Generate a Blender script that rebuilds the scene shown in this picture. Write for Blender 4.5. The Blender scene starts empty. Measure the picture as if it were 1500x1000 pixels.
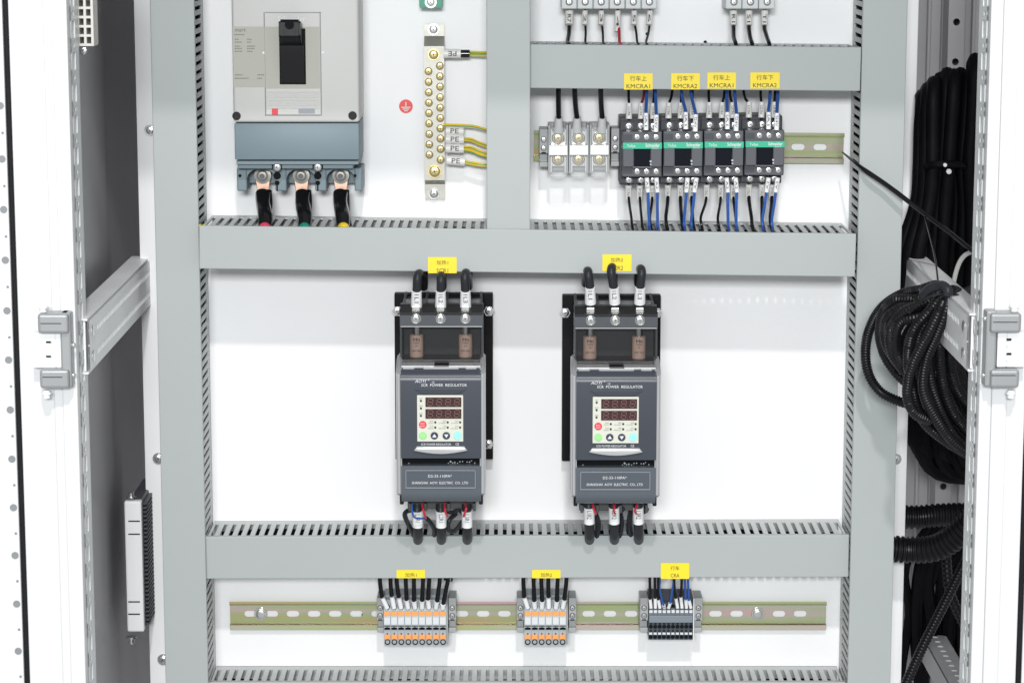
import bpy, bmesh, math, random
from mathutils import Vector, Matrix
random.seed(7)
SC = bpy.context.scene
COL = SC.collection
PI = math.pi

# ------------------------------------------------------------------ camera
F = 3800.0                      # focal length in reference pixels (1500 wide)
TH = math.atan(650.0 / F)       # the camera looks slightly down on the board
DC = F * 0.0008 * math.cos(TH)  # distance from the mounting plate
HC = DC * math.tan(TH)
cam_d = bpy.data.cameras.new('camera'); cam = bpy.data.objects.new('camera', cam_d)
COL.objects.link(cam); SC.camera = cam
cam_d.sensor_width = 36.0; cam_d.lens = F / 1500.0 * 36.0
cam_d.clip_start = 0.05; cam_d.clip_end = 60
cam.location = (0, -DC, HC); cam.rotation_euler = (PI / 2 - TH, 0, 0)
cam_d.dof.use_dof = True; cam_d.dof.focus_distance = DC / math.cos(TH) - 0.07
cam_d.dof.aperture_fstop = 22.0

# ------------------------------------------------------------------ light
w = bpy.data.worlds.new('World'); SC.world = w; w.use_nodes = True
wbg = w.node_tree.nodes['Background']
wbg.inputs['Color'].default_value = (0.96, 0.985, 1.0, 1)
wbg.inputs['Strength'].default_value = 0.50
SC.view_settings.view_transform = 'Standard'; SC.view_settings.look = 'None'
SC.view_settings.exposure = 0.06; SC.view_settings.gamma = 1.0
EL = math.radians(42)
lamp_d = bpy.data.lights.new('ceiling_lamp', 'AREA'); lamp_d.shape = 'DISK'; lamp_d.size = 0.22
lamp_d.energy = 122.0; lamp_d.color = (1.0, 0.98, 0.955)
lamp = bpy.data.objects.new('ceiling_lamp', lamp_d); COL.objects.link(lamp)
LD = 6.0
lamp.location = (0.15, -LD * math.cos(EL), LD * math.sin(EL))
lamp.rotation_euler = (Vector((0, 0, 0)) - lamp.location).to_track_quat('-Z', 'Y').to_euler()

# the photographer's lamp, above and behind the camera
soft_d = bpy.data.lights.new('photo_lamp', 'AREA'); soft_d.shape = 'RECTANGLE'; soft_d.size = 1.2; soft_d.size_y = 0.5
soft_d.energy = 205.0; soft_d.color = (0.97, 0.99, 1.0)
soft = bpy.data.objects.new('photo_lamp', soft_d); COL.objects.link(soft)
soft.location = (-0.15, -5.8, 1.42)
soft.rotation_euler = (Vector((0, 0, 0)) - soft.location).to_track_quat('-Z', 'Y').to_euler()

# ------------------------------------------------------------------ helpers
ct, st = math.cos(TH), math.sin(TH)
def at(px, py, d=0.0):
    """a point d metres in front of the mounting plate, read off the reference grid"""
    u, v = px - 750.0, py - 500.0
    # camera axes: right (1,0,0), up (0,st,ct), forward (0,ct,-st)
    ry = -v * st + F * ct
    rz = -v * ct - F * st
    t = (DC - d) / ry
    return Vector((u * t, -d, HC + rz * t))
def rect(x0, y0, x1, y1, d):
    ym = (y0 + y1) / 2
    return at(x0, ym, d).x, at(x1, ym, d).x, at((x0 + x1) / 2, y1, d).z, at((x0 + x1) / 2, y0, d).z  # X0,X1,Z0,Z1

def link_bm(name, bm, mat, parent=None):
    bmesh.ops.recalc_face_normals(bm, faces=bm.faces[:])
    me = bpy.data.meshes.new(name); 
    if bm.verts:
        lo = Vector([min(v.co[i] for v in bm.verts) for i in range(3)])
        hi = Vector([max(v.co[i] for v in bm.verts) for i in range(3)])
        c = (lo + hi) / 2
    else: c = Vector((0, 0, 0))
    bmesh.ops.translate(bm, verts=bm.verts[:], vec=-c)
    bm.to_mesh(me); bm.free()
    for m in (mat if isinstance(mat, (list, tuple)) else [mat]): me.materials.append(m)
    o = bpy.data.objects.new(name, me); COL.objects.link(o)
    o['_w'] = list(c)
    pw = Vector(parent['_w']) if parent is not None else Vector((0, 0, 0))
    if parent is not None: o.parent = parent
    o.location = c - pw
    return o
def smooth(o, ang=40):
    me = o.data
    for p in me.polygons: p.use_smooth = True
    try: me.set_sharp_from_angle(angle=math.radians(ang))
    except Exception: pass
    return o
def obj(name, bm, mat, parent=None, sm=False):
    o = link_bm(name, bm, mat, parent)
    if sm: smooth(o)
    return o
def tag(o, label=None, cat=None, group=None, kind=None):
    if label: o['label'] = label
    if cat: o['category'] = cat
    if group: o['group'] = group
    if kind: o['kind'] = kind
    return o
def thing(name, label, cat, loc, group=None):
    o = bpy.data.objects.new(name, None); COL.objects.link(o)
    o.location = loc; o['_w'] = list(loc); o.empty_display_size = 0.01
    return tag(o, label, cat, group)
def copy_tree(o, off, parent=None):
    c = o.copy(); COL.objects.link(c)
    if parent is not None: c.parent = parent
    else: c.location = Vector(o.location) + Vector(off)
    if '_w' in o: c['_w'] = list(Vector(o['_w']) + Vector(off))
    for ch in list(o.children): copy_tree(ch, off, c)
    return c

def box(bm, x0, x1, d0, d1, z0, z1, bev=0.0, seg=2, mi=0):
    """box between distances d0 (back) and d1 (front) from the plate"""
    t = bmesh.new()
    bmesh.ops.create_cube(t, size=1.0)
    sx, sy, sz = abs(x1 - x0), abs(d1 - d0), abs(z1 - z0)
    c = Vector(((x0 + x1) / 2, -(d0 + d1) / 2, (z0 + z1) / 2))
    for v in t.verts: v.co = Vector((v.co.x * sx, v.co.y * sy, v.co.z * sz)) + c
    if bev > 0:
        b = min(bev, sx * 0.45, sy * 0.45, sz * 0.45)
        bmesh.ops.bevel(t, geom=t.edges[:], offset=b, segments=seg, profile=0.5, affect='EDGES')
    merge(bm, t, mi)
def merge(bm, t, mi=0, mat=None):
    if mat is not None: bmesh.ops.transform(t, matrix=mat, verts=t.verts[:])
    vm = [bm.verts.new(v.co) for v in t.verts]
    t.verts.index_update()
    for f in t.faces:
        try:
            nf = bm.faces.new([vm[v.index] for v in f.verts]); nf.material_index = mi
        except ValueError: pass
    t.free()
def prbox(bm, r, d0, d1, bev=0.0, seg=2, mi=0):
    box(bm, r[0], r[1], d0, d1, r[2], r[3], bev, seg, mi)
def prism(bm, pts, d0, d1, mi=0, bev=0.0):
    """extrude an (x,z) outline from d0 to d1"""
    t = bmesh.new()
    a = [t.verts.new((x, -d1, z)) for x, z in pts]
    b = [t.verts.new((x, -d0, z)) for x, z in pts]
    n = len(pts)
    fr = t.faces.new(a); t.faces.new(b[::-1])
    for i in range(n): t.faces.new((a[i], b[i], b[(i + 1) % n], a[(i + 1) % n]))
    bmesh.ops.recalc_face_normals(t, faces=t.faces[:])
    if bev > 0:
        es = [e for e in t.edges if all(abs(v.co.y + d1) < 1e-7 for v in e.verts)]
        bmesh.ops.bevel(t, geom=es, offset=bev, segments=2, profile=0.5, affect='EDGES')
    merge(bm, t, mi)
def side_prism(bm, prof, x0, x1, mi=0):
    """extrude a (d,z) profile along x"""
    t = bmesh.new()
    a = [t.verts.new((x0, -d, z)) for d, z in prof]; b = [t.verts.new((x1, -d, z)) for d, z in prof]
    n = len(prof)
    t.faces.new(a); t.faces.new(b[::-1])
    for i in range(n): t.faces.new((a[i], b[i], b[(i + 1) % n], a[(i + 1) % n]))
    bmesh.ops.recalc_face_normals(t, faces=t.faces[:])
    merge(bm, t, mi)
def lathe(bm, c, prof, axis=(0, -1, 0), seg=20, mi=0):
    """prof: (radius, height along axis)"""
    ax = Vector(axis).normalized(); q = Vector((0, 0, 1)).rotation_difference(ax)
    rings = []
    for r, h in prof:
        if r < 1e-7: rings.append([bm.verts.new(Vector(c) + q @ Vector((0, 0, h)))])
        else: rings.append([bm.verts.new(Vector(c) + q @ Vector((r * math.cos(2 * PI * k / seg), r * math.sin(2 * PI * k / seg), h))) for k in range(seg)])
    for a, b in zip(rings, rings[1:]):
        for k in range(seg):
            k2 = (k + 1) % seg
            vs = []
            if len(a) == 1: vs = [a[0], b[k], b[k2]]
            elif len(b) == 1: vs = [a[k], a[k2], b[0]]
            else: vs = [a[k], a[k2], b[k2], b[k]]
            if len(vs) > 2 and not (len(a) == 1 and len(b) == 1):
                f = bm.faces.new(vs); f.material_index = mi
def cyl(bm, c, r, h, axis=(0, -1, 0), seg=20, bev=0.0, mi=0):
    pr = [(0, 0), (r, 0), (r, h - bev), (r - bev, h), (0, h)] if bev > 0 else [(0, 0), (r, 0), (r, h), (0, h)]
    lathe(bm, c, pr, axis, seg, mi)
def catmull(P, n=6):
    P = [Vector(p) for p in P]
    if len(P) < 3: return P
    Q = [P[0] * 2 - P[1]] + P + [P[-1] * 2 - P[-2]]
    out = []
    for i in range(1, len(Q) - 2):
        a, b, c, d = Q[i - 1:i + 3]
        for k in range(n):
            t = k / n
            out.append(0.5 * ((2 * b) + (c - a) * t + (2 * a - 5 * b + 4 * c - d) * t * t + (3 * b - a - 3 * c + d) * t ** 3))
    out.append(P[-1]); return out
def sweep(bm, pts, rad, seg=8, mi=0):
    """tube along pts; rad is a number or a list"""
    n = len(pts)
    if not isinstance(rad, (list, tuple)): rad = [rad] * n
    T = [(pts[min(i + 1, n - 1)] - pts[max(i - 1, 0)]).normalized() for i in range(n)]
    up = Vector((0, 1, 0)) if abs(T[0].y) < 0.9 else Vector((1, 0, 0))
    N = (up - T[0] * up.dot(T[0])).normalized(); rings = []
    for i in range(n):
        N = (N - T[i] * N.dot(T[i])).normalized(); B = T[i].cross(N)
        rings.append([bm.verts.new(pts[i] + (N * math.cos(2 * PI * k / seg) + B * math.sin(2 * PI * k / seg)) * rad[i]) for k in range(seg)])
    for a, b in zip(rings, rings[1:]):
        for k in range(seg):
            f = bm.faces.new((a[k], a[(k + 1) % seg], b[(k + 1) % seg], b[k])); f.material_index = mi
    bm.faces.new(rings[0][::-1]).material_index = mi; bm.faces.new(rings[-1]).material_index = mi
def resample(pts, step):
    out = [pts[0].copy()]; acc = 0.0
    for a, b in zip(pts, pts[1:]):
        L = (b - a).length
        if L < 1e-9: continue
        s = step - acc
        while s <= L:
            out.append(a.lerp(b, s / L)); s += step
        acc = (acc + L) % step if L + acc >= step else acc + L
    return out
def corrugated(bm, P, r, pitch, depth=0.12, seg=12):
    pts = resample(catmull(P, 10), pitch / 4)
    prof = [1.0, 1.0, 1.0 - depth, 1.0 - depth]
    sweep(bm, pts, [r * prof[i % 4] for i in range(len(pts))], seg)
def holed(bm, x0, x1, z0, z1, hole, d0, d1, mi=0):
    """plate cell (x,z) with one hole outline through it, thick from d0 to d1"""
    cx = sum(p[0] for p in hole) / len(hole); cz = sum(p[1] for p in hole) / len(hole)
    angs = sorted([(math.atan2(p[1] - cz, p[0] - cx), p) for p in hole])
    outer = []; inner = []
    corners = [(x1, z1), (x0, z1), (x0, z0), (x1, z0)]
    def ray(a):
        c, s = math.cos(a), math.sin(a); t = 1e9
        if c > 1e-9: t = min(t, (x1 - cx) / c)
        if c < -1e-9: t = min(t, (x0 - cx) / c)
        if s > 1e-9: t = min(t, (z1 - cz) / s)
        if s < -1e-9: t = min(t, (z0 - cz) / s)
        return (cx + c * t, cz + s * t)
    items = [(a, p, ray(a)) for a, p in angs]
    n = len(items)
    for y in (d1, d0):
        iv = [bm.verts.new((p[0], -y, p[1])) for a, p, o in items]
        ov = [bm.verts.new((o[0], -y, o[1])) for a, p, o in items]
        for i in range(n):
            j = (i + 1) % n; a0 = items[i][0]; a1 = items[j][0] + (2 * PI if j == 0 else 0)
            cs = []
            for c in corners:
                ca = math.atan2(c[1] - cz, c[0] - cx)
                for k in (0, 2 * PI):
                    if a0 + 1e-6 < ca + k < a1 - 1e-6: cs.append((ca + k, c))
            cs.sort()
            vs = [iv[i], ov[i]] + [bm.verts.new((c[0], -y, c[1])) for _, c in cs] + [ov[j], iv[j]]
            f = bm.faces.new(vs); f.material_index = mi
        if y == d1: fi = iv
        else: bi = iv
    for i in range(n):
        j = (i + 1) % n
        f = bm.faces.new((fi[i], fi[j], bi[j], bi[i])); f.material_index = mi
def stadium(cx, cz, w_, h_, n=6):
    """slot outline; rounded ends on the long axis"""
    out = []
    if w_ >= h_:
        r = h_ / 2; L = w_ / 2 - r
        for k in range(n + 1):
            a = -PI / 2 + PI * k / n; out.append((cx + L + r * math.cos(a), cz + r * math.sin(a)))
        for k in range(n + 1):
            a = PI / 2 + PI * k / n; out.append((cx - L + r * math.cos(a), cz + r * math.sin(a)))
    else:
        r = w_ / 2; L = h_ / 2 - r
        for k in range(n + 1):
            a = PI * k / n; out.append((cx + r * math.cos(a), cz + L + r * math.sin(a)))
        for k in range(n + 1):
            a = PI + PI * k / n; out.append((cx + r * math.cos(a), cz - L + r * math.sin(a)))
    return out
def rrect(cx, cz, w_, h_, c=.0012):
    a, b = w_ / 2, h_ / 2; c = min(c, a * .4, b * .4)
    return [(cx + a, cz - b + c), (cx + a, cz + b - c), (cx + a - c, cz + b), (cx - a + c, cz + b), (cx - a, cz + b - c), (cx - a, cz - b + c), (cx - a + c, cz - b), (cx + a - c, cz - b)]
def screw(bm, c, r, h=None, axis=(0, -1, 0), cross=True, rot=0.5, seg=18, mi=0, mid=1):
    """pan head with a recessed cross"""
    h = h or r * 0.5
    lathe(bm, c, [(r, 0), (r, h * 0.55), (r * 0.88, h * 0.9), (r * 0.66, h), (r * 0.4, h * 1.02), (0, h * 1.03)], axis, seg, mi)
    if cross:
        ax = Vector(axis).normalized(); q = Vector((0, 0, 1)).rotation_difference(ax)
        for k in (0, 1):
            t = bmesh.new(); bmesh.ops.create_cube(t, size=1.0)
            m = Matrix.Translation(Vector(c) + ax * h) @ q.to_matrix().to_4x4() @ Matrix.Rotation(rot + k * PI / 2, 4, 'Z') @ Matrix.Diagonal((r * 0.95, r * 0.17, h * 0.16, 1))
            merge(bm, t, mid, m)

_txt = {}
FONT_CACHE = {}
def text(s, px, py, h, d, mat, parent, wpx=None, rot=0.0, font=None, name='lettering', bold=0.0, shear=0.0, depth=0.0002):
    """raised print centred on (px,py), cap height h px and optional width wpx px"""
    cu = bpy.data.curves.new('t', 'FONT'); cu.body = s; cu.align_x = 'LEFT'; cu.resolution_u = 2
    cu.extrude = 0.0; cu.offset = bold; cu.shear = shear
    to = bpy.data.objects.new('t', cu); COL.objects.link(to)
    dg = bpy.context.evaluated_depsgraph_get(); me = bpy.data.meshes.new_from_object(to.evaluated_get(dg))
    bpy.data.objects.remove(to); bpy.data.curves.remove(cu)
    if not me.vertices: return None
    xs = [v.co.x for v in me.vertices]; ys = [v.co.y for v in me.vertices]
    cx, cy = (min(xs) + max(xs)) / 2, (min(ys) + max(ys)) / 2
    W, H = max(xs) - min(xs), max(ys) - min(ys)
    s_ = (DC / ct - d) / F
    sy = h * s_ / H; sx = sy if wpx is None else wpx * s_ / W
    c = at(px, py, d)
    for v in me.vertices:
        x, y = (v.co.x - cx) * sx, (v.co.y - cy) * sy
        v.co = (x * math.cos(rot) - y * math.sin(rot), 0, x * math.sin(rot) + y * math.cos(rot))
    me.materials.append(mat); me.name = name
    o = bpy.data.objects.new(name, me); COL.objects.link(o); o['_w'] = list(c)
    pw = Vector(parent['_w']) if parent is not None else Vector((0, 0, 0))
    if parent is not None: o.parent = parent
    o.location = c - pw + Vector((0, -depth, 0))
    return o

# ------------------------------------------------------------------ materials
def mat(name, col, rough=0.5, metal=0.0, spec=0.5, bump=0.0, bscale=400.0, var=0.0, vscale=6.0, coat=0.0, alpha=1.0, trans=0.0, stretch=None, rvar=0.0):
    m = bpy.data.materials.new(name); m.use_nodes = True; nt = m.node_tree; N, L = nt.nodes, nt.links
    b = N['Principled BSDF']
    b.inputs['Base Color'].default_value = (*col, 1); b.inputs['Roughness'].default_value = rough
    b.inputs['Metallic'].default_value = metal; b.inputs['Specular IOR Level'].default_value = spec
    b.inputs['Coat Weight'].default_value = coat; b.inputs['Alpha'].default_value = alpha
    b.inputs['Transmission Weight'].default_value = trans
    tc = N.new('ShaderNodeTexCoord'); src = tc.outputs['Object']
    if stretch:
        mp = N.new('ShaderNodeMapping'); mp.inputs['Scale'].default_value = stretch; L.new(src, mp.inputs['Vector']); src = mp.outputs['Vector']
    if var > 0:
        n = N.new('ShaderNodeTexNoise'); n.inputs['Scale'].default_value = vscale; n.inputs['Detail'].default_value = 5
        L.new(src, n.inputs['Vector'])
        mr = N.new('ShaderNodeMapRange'); mr.inputs['From Min'].default_value = 0.3; mr.inputs['From Max'].default_value = 0.7
        mr.inputs['To Min'].default_value = 1 - var; mr.inputs['To Max'].default_value = 1 + var; L.new(n.outputs['Fac'], mr.inputs['Value'])
        mx = N.new('ShaderNodeVectorMath'); mx.operation = 'SCALE'; mx.inputs[0].default_value = col; L.new(mr.outputs['Result'], mx.inputs['Scale'])
        L.new(mx.outputs['Vector'], b.inputs['Base Color'])
    if rvar > 0:
        n = N.new('ShaderNodeTexNoise'); n.inputs['Scale'].default_value = vscale * 4; n.inputs['Detail'].default_value = 6
        L.new(src, n.inputs['Vector'])
        mr = N.new('ShaderNodeMapRange'); mr.inputs['To Min'].default_value = max(0.03, rough - rvar); mr.inputs['To Max'].default_value = rough + rvar
        L.new(n.outputs['Fac'], mr.inputs['Value']); L.new(mr.outputs['Result'], b.inputs['Roughness'])
    if bump > 0:
        n = N.new('ShaderNodeTexNoise'); n.inputs['Scale'].default_value = bscale; n.inputs['Detail'].default_value = 3
        L.new(src, n.inputs['Vector'])
        bp = N.new('ShaderNodeBump'); bp.inputs['Strength'].default_value = bump; bp.inputs['Distance'].default_value = 0.0006
        L.new(n.outputs['Fac'], bp.inputs['Height']); L.new(bp.outputs['Normal'], b.inputs['Normal'])
    return m
M = dict(
    plate=mat('white_powder_coat', (0.88, 0.88, 0.885), 0.42, bump=0.12, bscale=900, var=0.012, rvar=0.06),
    door=mat('white_door_paint', (0.735, 0.74, 0.745), 0.35, bump=0.08, bscale=700, var=0.01, rvar=0.05),
    wall=mat('grey_side_paint', (0.47, 0.465, 0.48), 0.38, bump=0.15, bscale=800, var=0.04, rvar=0.08),
    rear=mat('rear_steel', (0.60, 0.59, 0.60), 0.5, var=0.05, rvar=0.1),
    post=mat('post_grey', (0.70, 0.72, 0.725), 0.35, metal=0.1, var=0.03, rvar=0.08),
    duct=mat('duct_grey_pvc', (0.395, 0.425, 0.42), 0.42, bump=0.06, bscale=500, var=0.02, vscale=3, rvar=0.05),
    duct_in=mat('duct_grey_pvc_lightened', (0.56, 0.585, 0.58), 0.55, var=0.03, vscale=20),  # same plastic as the lids, colour lightened against the grazing light
    black=mat('black_plastic', (0.008, 0.008, 0.009), 0.30, spec=0.3, var=0.15, vscale=60, rvar=0.08),
    blackmat=mat('black_matt', (0.004, 0.004, 0.005), 0.55, spec=0.12, var=0.2, vscale=80),
    cable=mat('black_cable', (0.007, 0.007, 0.009), 0.22, spec=0.3, bump=0.05, bscale=200, rvar=0.08),
    cablegrey=mat('dark_grey_cable', (0.024, 0.026, 0.031), 0.4, spec=0.25, bump=0.08, bscale=300, rvar=0.06),
    shrink=mat('black_heat_shrink', (0.006, 0.006, 0.007), 0.10, bump=0.5, bscale=55, rvar=0.05),
    hose=mat('black_corrugated_pa', (0.007, 0.007, 0.008), 0.34, spec=0.32, var=0.1, rvar=0.1),
    blue=mat('blue_wire', (0.025, 0.095, 0.36), 0.35, rvar=0.05),
    red=mat('red_wire', (0.52, 0.02, 0.035), 0.35, rvar=0.05),
    darkred=mat('dark_red_wire', (0.20, 0.012, 0.03), 0.35),
    yellowwire=mat('yellow_wire', (0.85, 0.56, 0.02), 0.4),
    greenwire=mat('green_wire', (0.06, 0.36, 0.10), 0.4),
    tapered=mat('red_tape', (0.75, 0.06, 0.13), 0.4), tapegreen=mat('green_tape', (0.01, 0.27, 0.19), 0.35), tapeyellow=mat('yellow_tape', (0.85, 0.60, 0.015), 0.35),
    sleeve=mat('white_marker_sleeve', (0.80, 0.79, 0.76), 0.38, bump=0.1, bscale=150, var=0.03, vscale=40),
    sleevegrey=mat('translucent_sleeve', (0.62, 0.63, 0.63), 0.30, var=0.03, vscale=40),
    ink=mat('black_ink', (0.03, 0.03, 0.035), 0.6), whiteink=mat('white_ink', (0.75, 0.76, 0.77), 0.5), greyink=mat('grey_ink', (0.20, 0.20, 0.19), 0.6),
    faintink=mat('faint_ink', (0.34, 0.36, 0.40), 0.6),
    label=mat('yellow_label', (0.92, 0.72, 0.02), 0.42, var=0.02, vscale=30),
    mccb=mat('breaker_light_grey', (0.62, 0.617, 0.597), 0.5, bump=0.1, bscale=900, var=0.015, rvar=0.05),
    mccb2=mat('breaker_label_grey', (0.43, 0.43, 0.37), 0.45, var=0.015),
    mccbblue=mat('breaker_blue_grey', (0.175, 0.232, 0.262), 0.5, bump=0.1, bscale=900, var=0.02, rvar=0.05),
    ctr=mat('contactor_grey', (0.064, 0.067, 0.077), 0.45, spec=0.25, bump=0.1, bscale=900, var=0.04, vscale=20, rvar=0.06),
    ctr2=mat('contactor_front_grey', (0.10, 0.104, 0.118), 0.42, spec=0.25, bump=0.1, bscale=900, var=0.03, vscale=20, rvar=0.06),
    ctrdark=mat('contactor_window', (0.004, 0.005, 0.011), 0.08, spec=0.3),
    green=mat('green_band', (0.02, 0.43, 0.25), 0.35), 
    greenblock=mat('green_block', (0.14, 0.42, 0.30), 0.4, var=0.03),
    steel=mat('zinc_steel', (0.78, 0.78, 0.77), 0.22, metal=1.0, rvar=0.08, vscale=30), slotdark=mat('screw_recess', (0.12, 0.12, 0.12), 0.5, metal=0.6),
    nickel=mat('nickel_bar', (0.42, 0.41, 0.365), 0.42, metal=0.6, bump=0.15, bscale=120, rvar=0.1, vscale=20),
    brass=mat('brass_screw', (0.63, 0.52, 0.26), 0.28, metal=0.9, rvar=0.08, vscale=40), brassdark=mat('brass_recess', (0.18, 0.13, 0.04), 0.5, metal=0.7),
    copper=mat('copper_lug', (0.90, 0.56, 0.42), 0.3, metal=0.8, rvar=0.1, vscale=40),
    term=mat('terminal_grey', (0.46, 0.50, 0.52), 0.45, var=0.03, vscale=40, rvar=0.06),
    termlight=mat('terminal_light', (0.66, 0.69, 0.71), 0.45, var=0.02),
    stop=mat('end_stop_grey', (0.36, 0.375, 0.375), 0.45, var=0.03, vscale=40, rvar=0.06),
    termdark=mat('terminal_dark', (0.085, 0.105, 0.125), 0.4, spec=0.3, var=0.04, vscale=40),
    orange=mat('orange_button', (0.92, 0.36, 0.10), 0.42, var=0.04, vscale=60),
    hole=mat('dark_hole', (0.005, 0.006, 0.007), 0.6, spec=0.1),
    beige=mat('beige_terminal', (0.58, 0.60, 0.60), 0.42, var=0.02, rvar=0.05),
    clear=mat('clear_cover', (0.86, 0.88, 0.88), 0.08, alpha=0.13, spec=0.5),
    scrface=mat('regulator_slate', (0.052, 0.060, 0.076), 0.30, spec=0.3, bump=0.08, bscale=900, var=0.02, rvar=0.05),
    scrlow=mat('regulator_lower_slate', (0.100, 0.116, 0.136), 0.28, spec=0.35, bump=0.08, bscale=900, var=0.02, rvar=0.05),
    scrlow2=mat('regulator_plate_slate', (0.083, 0.098, 0.118), 0.3, spec=0.35, rvar=0.04),
    silver=mat('silver_plastic', (0.40, 0.405, 0.415), 0.36, metal=0.35, var=0.02, rvar=0.05), 
    silverhi=mat('silver_handle', (0.62, 0.62, 0.63), 0.3, metal=0.5, rvar=0.05),
    scrtop=mat('regulator_top_grey', (0.075, 0.078, 0.080), 0.4, spec=0.3, var=0.03),
    ribgrey=mat('hood_rib_grey', (0.15, 0.155, 0.16), 0.45),
    smoke=mat('smoked_cover', (0.03, 0.03, 0.032), 0.08, alpha=0.26, spec=0.3),
    smokeband=mat('smoked_band_reflection', (0.085, 0.092, 0.102), 0.22, spec=0.35),  # lighter grey with the cover's reflection put into the colour
    smoketop=mat('smoked_top', (0.028, 0.028, 0.029), 0.3, spec=0.3),
    fuse=mat('brown_fuse', (0.86, 0.60, 0.49), 0.5, var=0.06, vscale=60),
    heat=mat('heatsink_black', (0.006, 0.006, 0.007), 0.55, spec=0.15, var=0.2, vscale=60),
    panel=mat('panel_cream', (0.66, 0.67, 0.58), 0.4, var=0.01), display=mat('display_brown', (0.060, 0.022, 0.022), 0.15), segm=mat('unlit_segment', (0.15, 0.085, 0.08), 0.4),
    redbtn=mat('red_button', (0.78, 0.035, 0.06), 0.4), greenbtn=mat('green_button', (0.30, 0.74, 0.25), 0.4), cyanbtn=mat('cyan_button', (0.36, 0.86, 0.76), 0.4), navybtn=mat('navy_button', (0.03, 0.04, 0.075), 0.4),
    whitepl=mat('white_plastic', (0.84, 0.845, 0.85), 0.35, var=0.01), hinge=mat('hinge_grey', (0.36, 0.37, 0.375), 0.38, metal=0.4, rvar=0.08),
    beigevent=mat('beige_vent', (0.60, 0.59, 0.55), 0.5, var=0.02), rubber=mat('black_gasket', (0.009, 0.009, 0.010), 0.6, spec=0.2, var=0.2, vscale=60),
    sticker=mat('red_sticker', (0.80, 0.06, 0.05), 0.4), railgalv=mat('galvanised_rail', (0.86, 0.87, 0.88), 0.36, var=0.05, vscale=12, rvar=0.1),
    holegrey=mat('grey_hole_disc', (0.24, 0.25, 0.26), 0.5, var=0.05, vscale=60),  # plain grey for the flat discs drawn as door holes
)
# zinc-yellow chromate: real mottled colour film, green to pink in long streaks
def chromate():
    m = bpy.data.materials.new('yellow_chromate_zinc'); m.use_nodes = True; N, L = m.node_tree.nodes, m.node_tree.links
    b = N['Principled BSDF']; b.inputs['Metallic'].default_value = 0.45; b.inputs['Roughness'].default_value = 0.13
    tc = N.new('ShaderNodeTexCoord'); mp = N.new('ShaderNodeMapping'); mp.inputs['Scale'].default_value = (1.6, 20, 62); L.new(tc.outputs['Object'], mp.inputs['Vector'])
    n = N.new('ShaderNodeTexNoise'); n.inputs['Scale'].default_value = 1.4; n.inputs['Detail'].default_value = 3; n.inputs['Distortion'].default_value = 0.4; L.new(mp.outputs['Vector'], n.inputs['Vector'])
    r = N.new('ShaderNodeValToRGB'); e = r.color_ramp.elements
    e[0].position = 0.33; e[0].color = (0.74, 0.48, 0.50, 1); e[1].position = 0.66; e[1].color = (0.60, 0.49, 0.26, 1)
    k = e.new(0.45); k.color = (0.58, 0.56, 0.46, 1); k = e.new(0.55); k.color = (0.48, 0.57, 0.28, 1)
    L.new(n.outputs['Fac'], r.inputs['Fac']); L.new(r.outputs['Color'], b.inputs['Base Color'])
    return m
M['chromate'] = chromate()
M['brownzinc'] = mat('brown_reflection_zinc', (0.17, 0.085, 0.065), 0.5, metal=0.3, var=0.15, vscale=8)  # brown painted in for the dark reflection on the rail's lower flange
SCREW = [M['steel'], M['slotdark']]; BSCREW = [M['brass'], M['brassdark']]

ORD = ['first', 'second', 'third', 'fourth', 'fifth', 'sixth', 'seventh', 'eighth', 'ninth', 'tenth', 'eleventh', 'twelfth']

# ================================================================== THE SETTING: cabinet interior
Zt = at(750, -330, 0).z; Zb = at(750, 1120, 0).z
XL = at(208, 500, 0).x; XR = at(1333, 500, 0).x
bm = bmesh.new(); box(bm, XL, XR, -0.0025, 0.0, Zb - .1, Zt + .1, 0.0008)
box(bm, XL, XL + .002, -0.022, -0.0027, Zb - .1, Zt + .1); box(bm, XR - .002, XR, -0.022, -0.0027, Zb - .1, Zt + .1)
plate = tag(obj('mounting_plate', bm, M['plate']), kind='structure')
# plate edge screws (round washers half hidden by the ducts)
for px, py in ((220, 191), (232, 671), (239, 965), (1312, 672)):
    bm = bmesh.new(); c = at(px, py, 0.0005); cyl(bm, c, 0.0068, 0.0012, seg=24, mi=0); screw(bm, c + Vector((0, -.001, 0)), 0.0046, 0.0035)
    obj('screw', bm, SCREW, plate, True)
for px, py in ((1033, 62), (948, 50),):
    bm = bmesh.new(); cyl(bm, at(px, py, 0.0002), 0.0019, 0.0004, seg=16); obj('hole', bm, M['hole'], plate)

XWL = at(125, 500, 0.45).x - 0.045
XRR = 0.86
bm = bmesh.new(); box(bm, XWL - .002, XWL, -0.36, 0.44, Zb - .15, Zt + .15)
side = tag(obj('side_wall', bm, M['wall']), kind='structure')
bm = bmesh.new(); box(bm, XWL, XRR, -0.365, -0.361, Zb - .15, Zt + .15)
rear = tag(obj('rear_wall', bm, M['rear']), kind='structure')
bm = bmesh.new(); box(bm, XRR, XRR + .003, -0.36, 0.44, Zb - .15, Zt + .15)
tag(obj('side_wall', bm, M['wall']), kind='structure')
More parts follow.
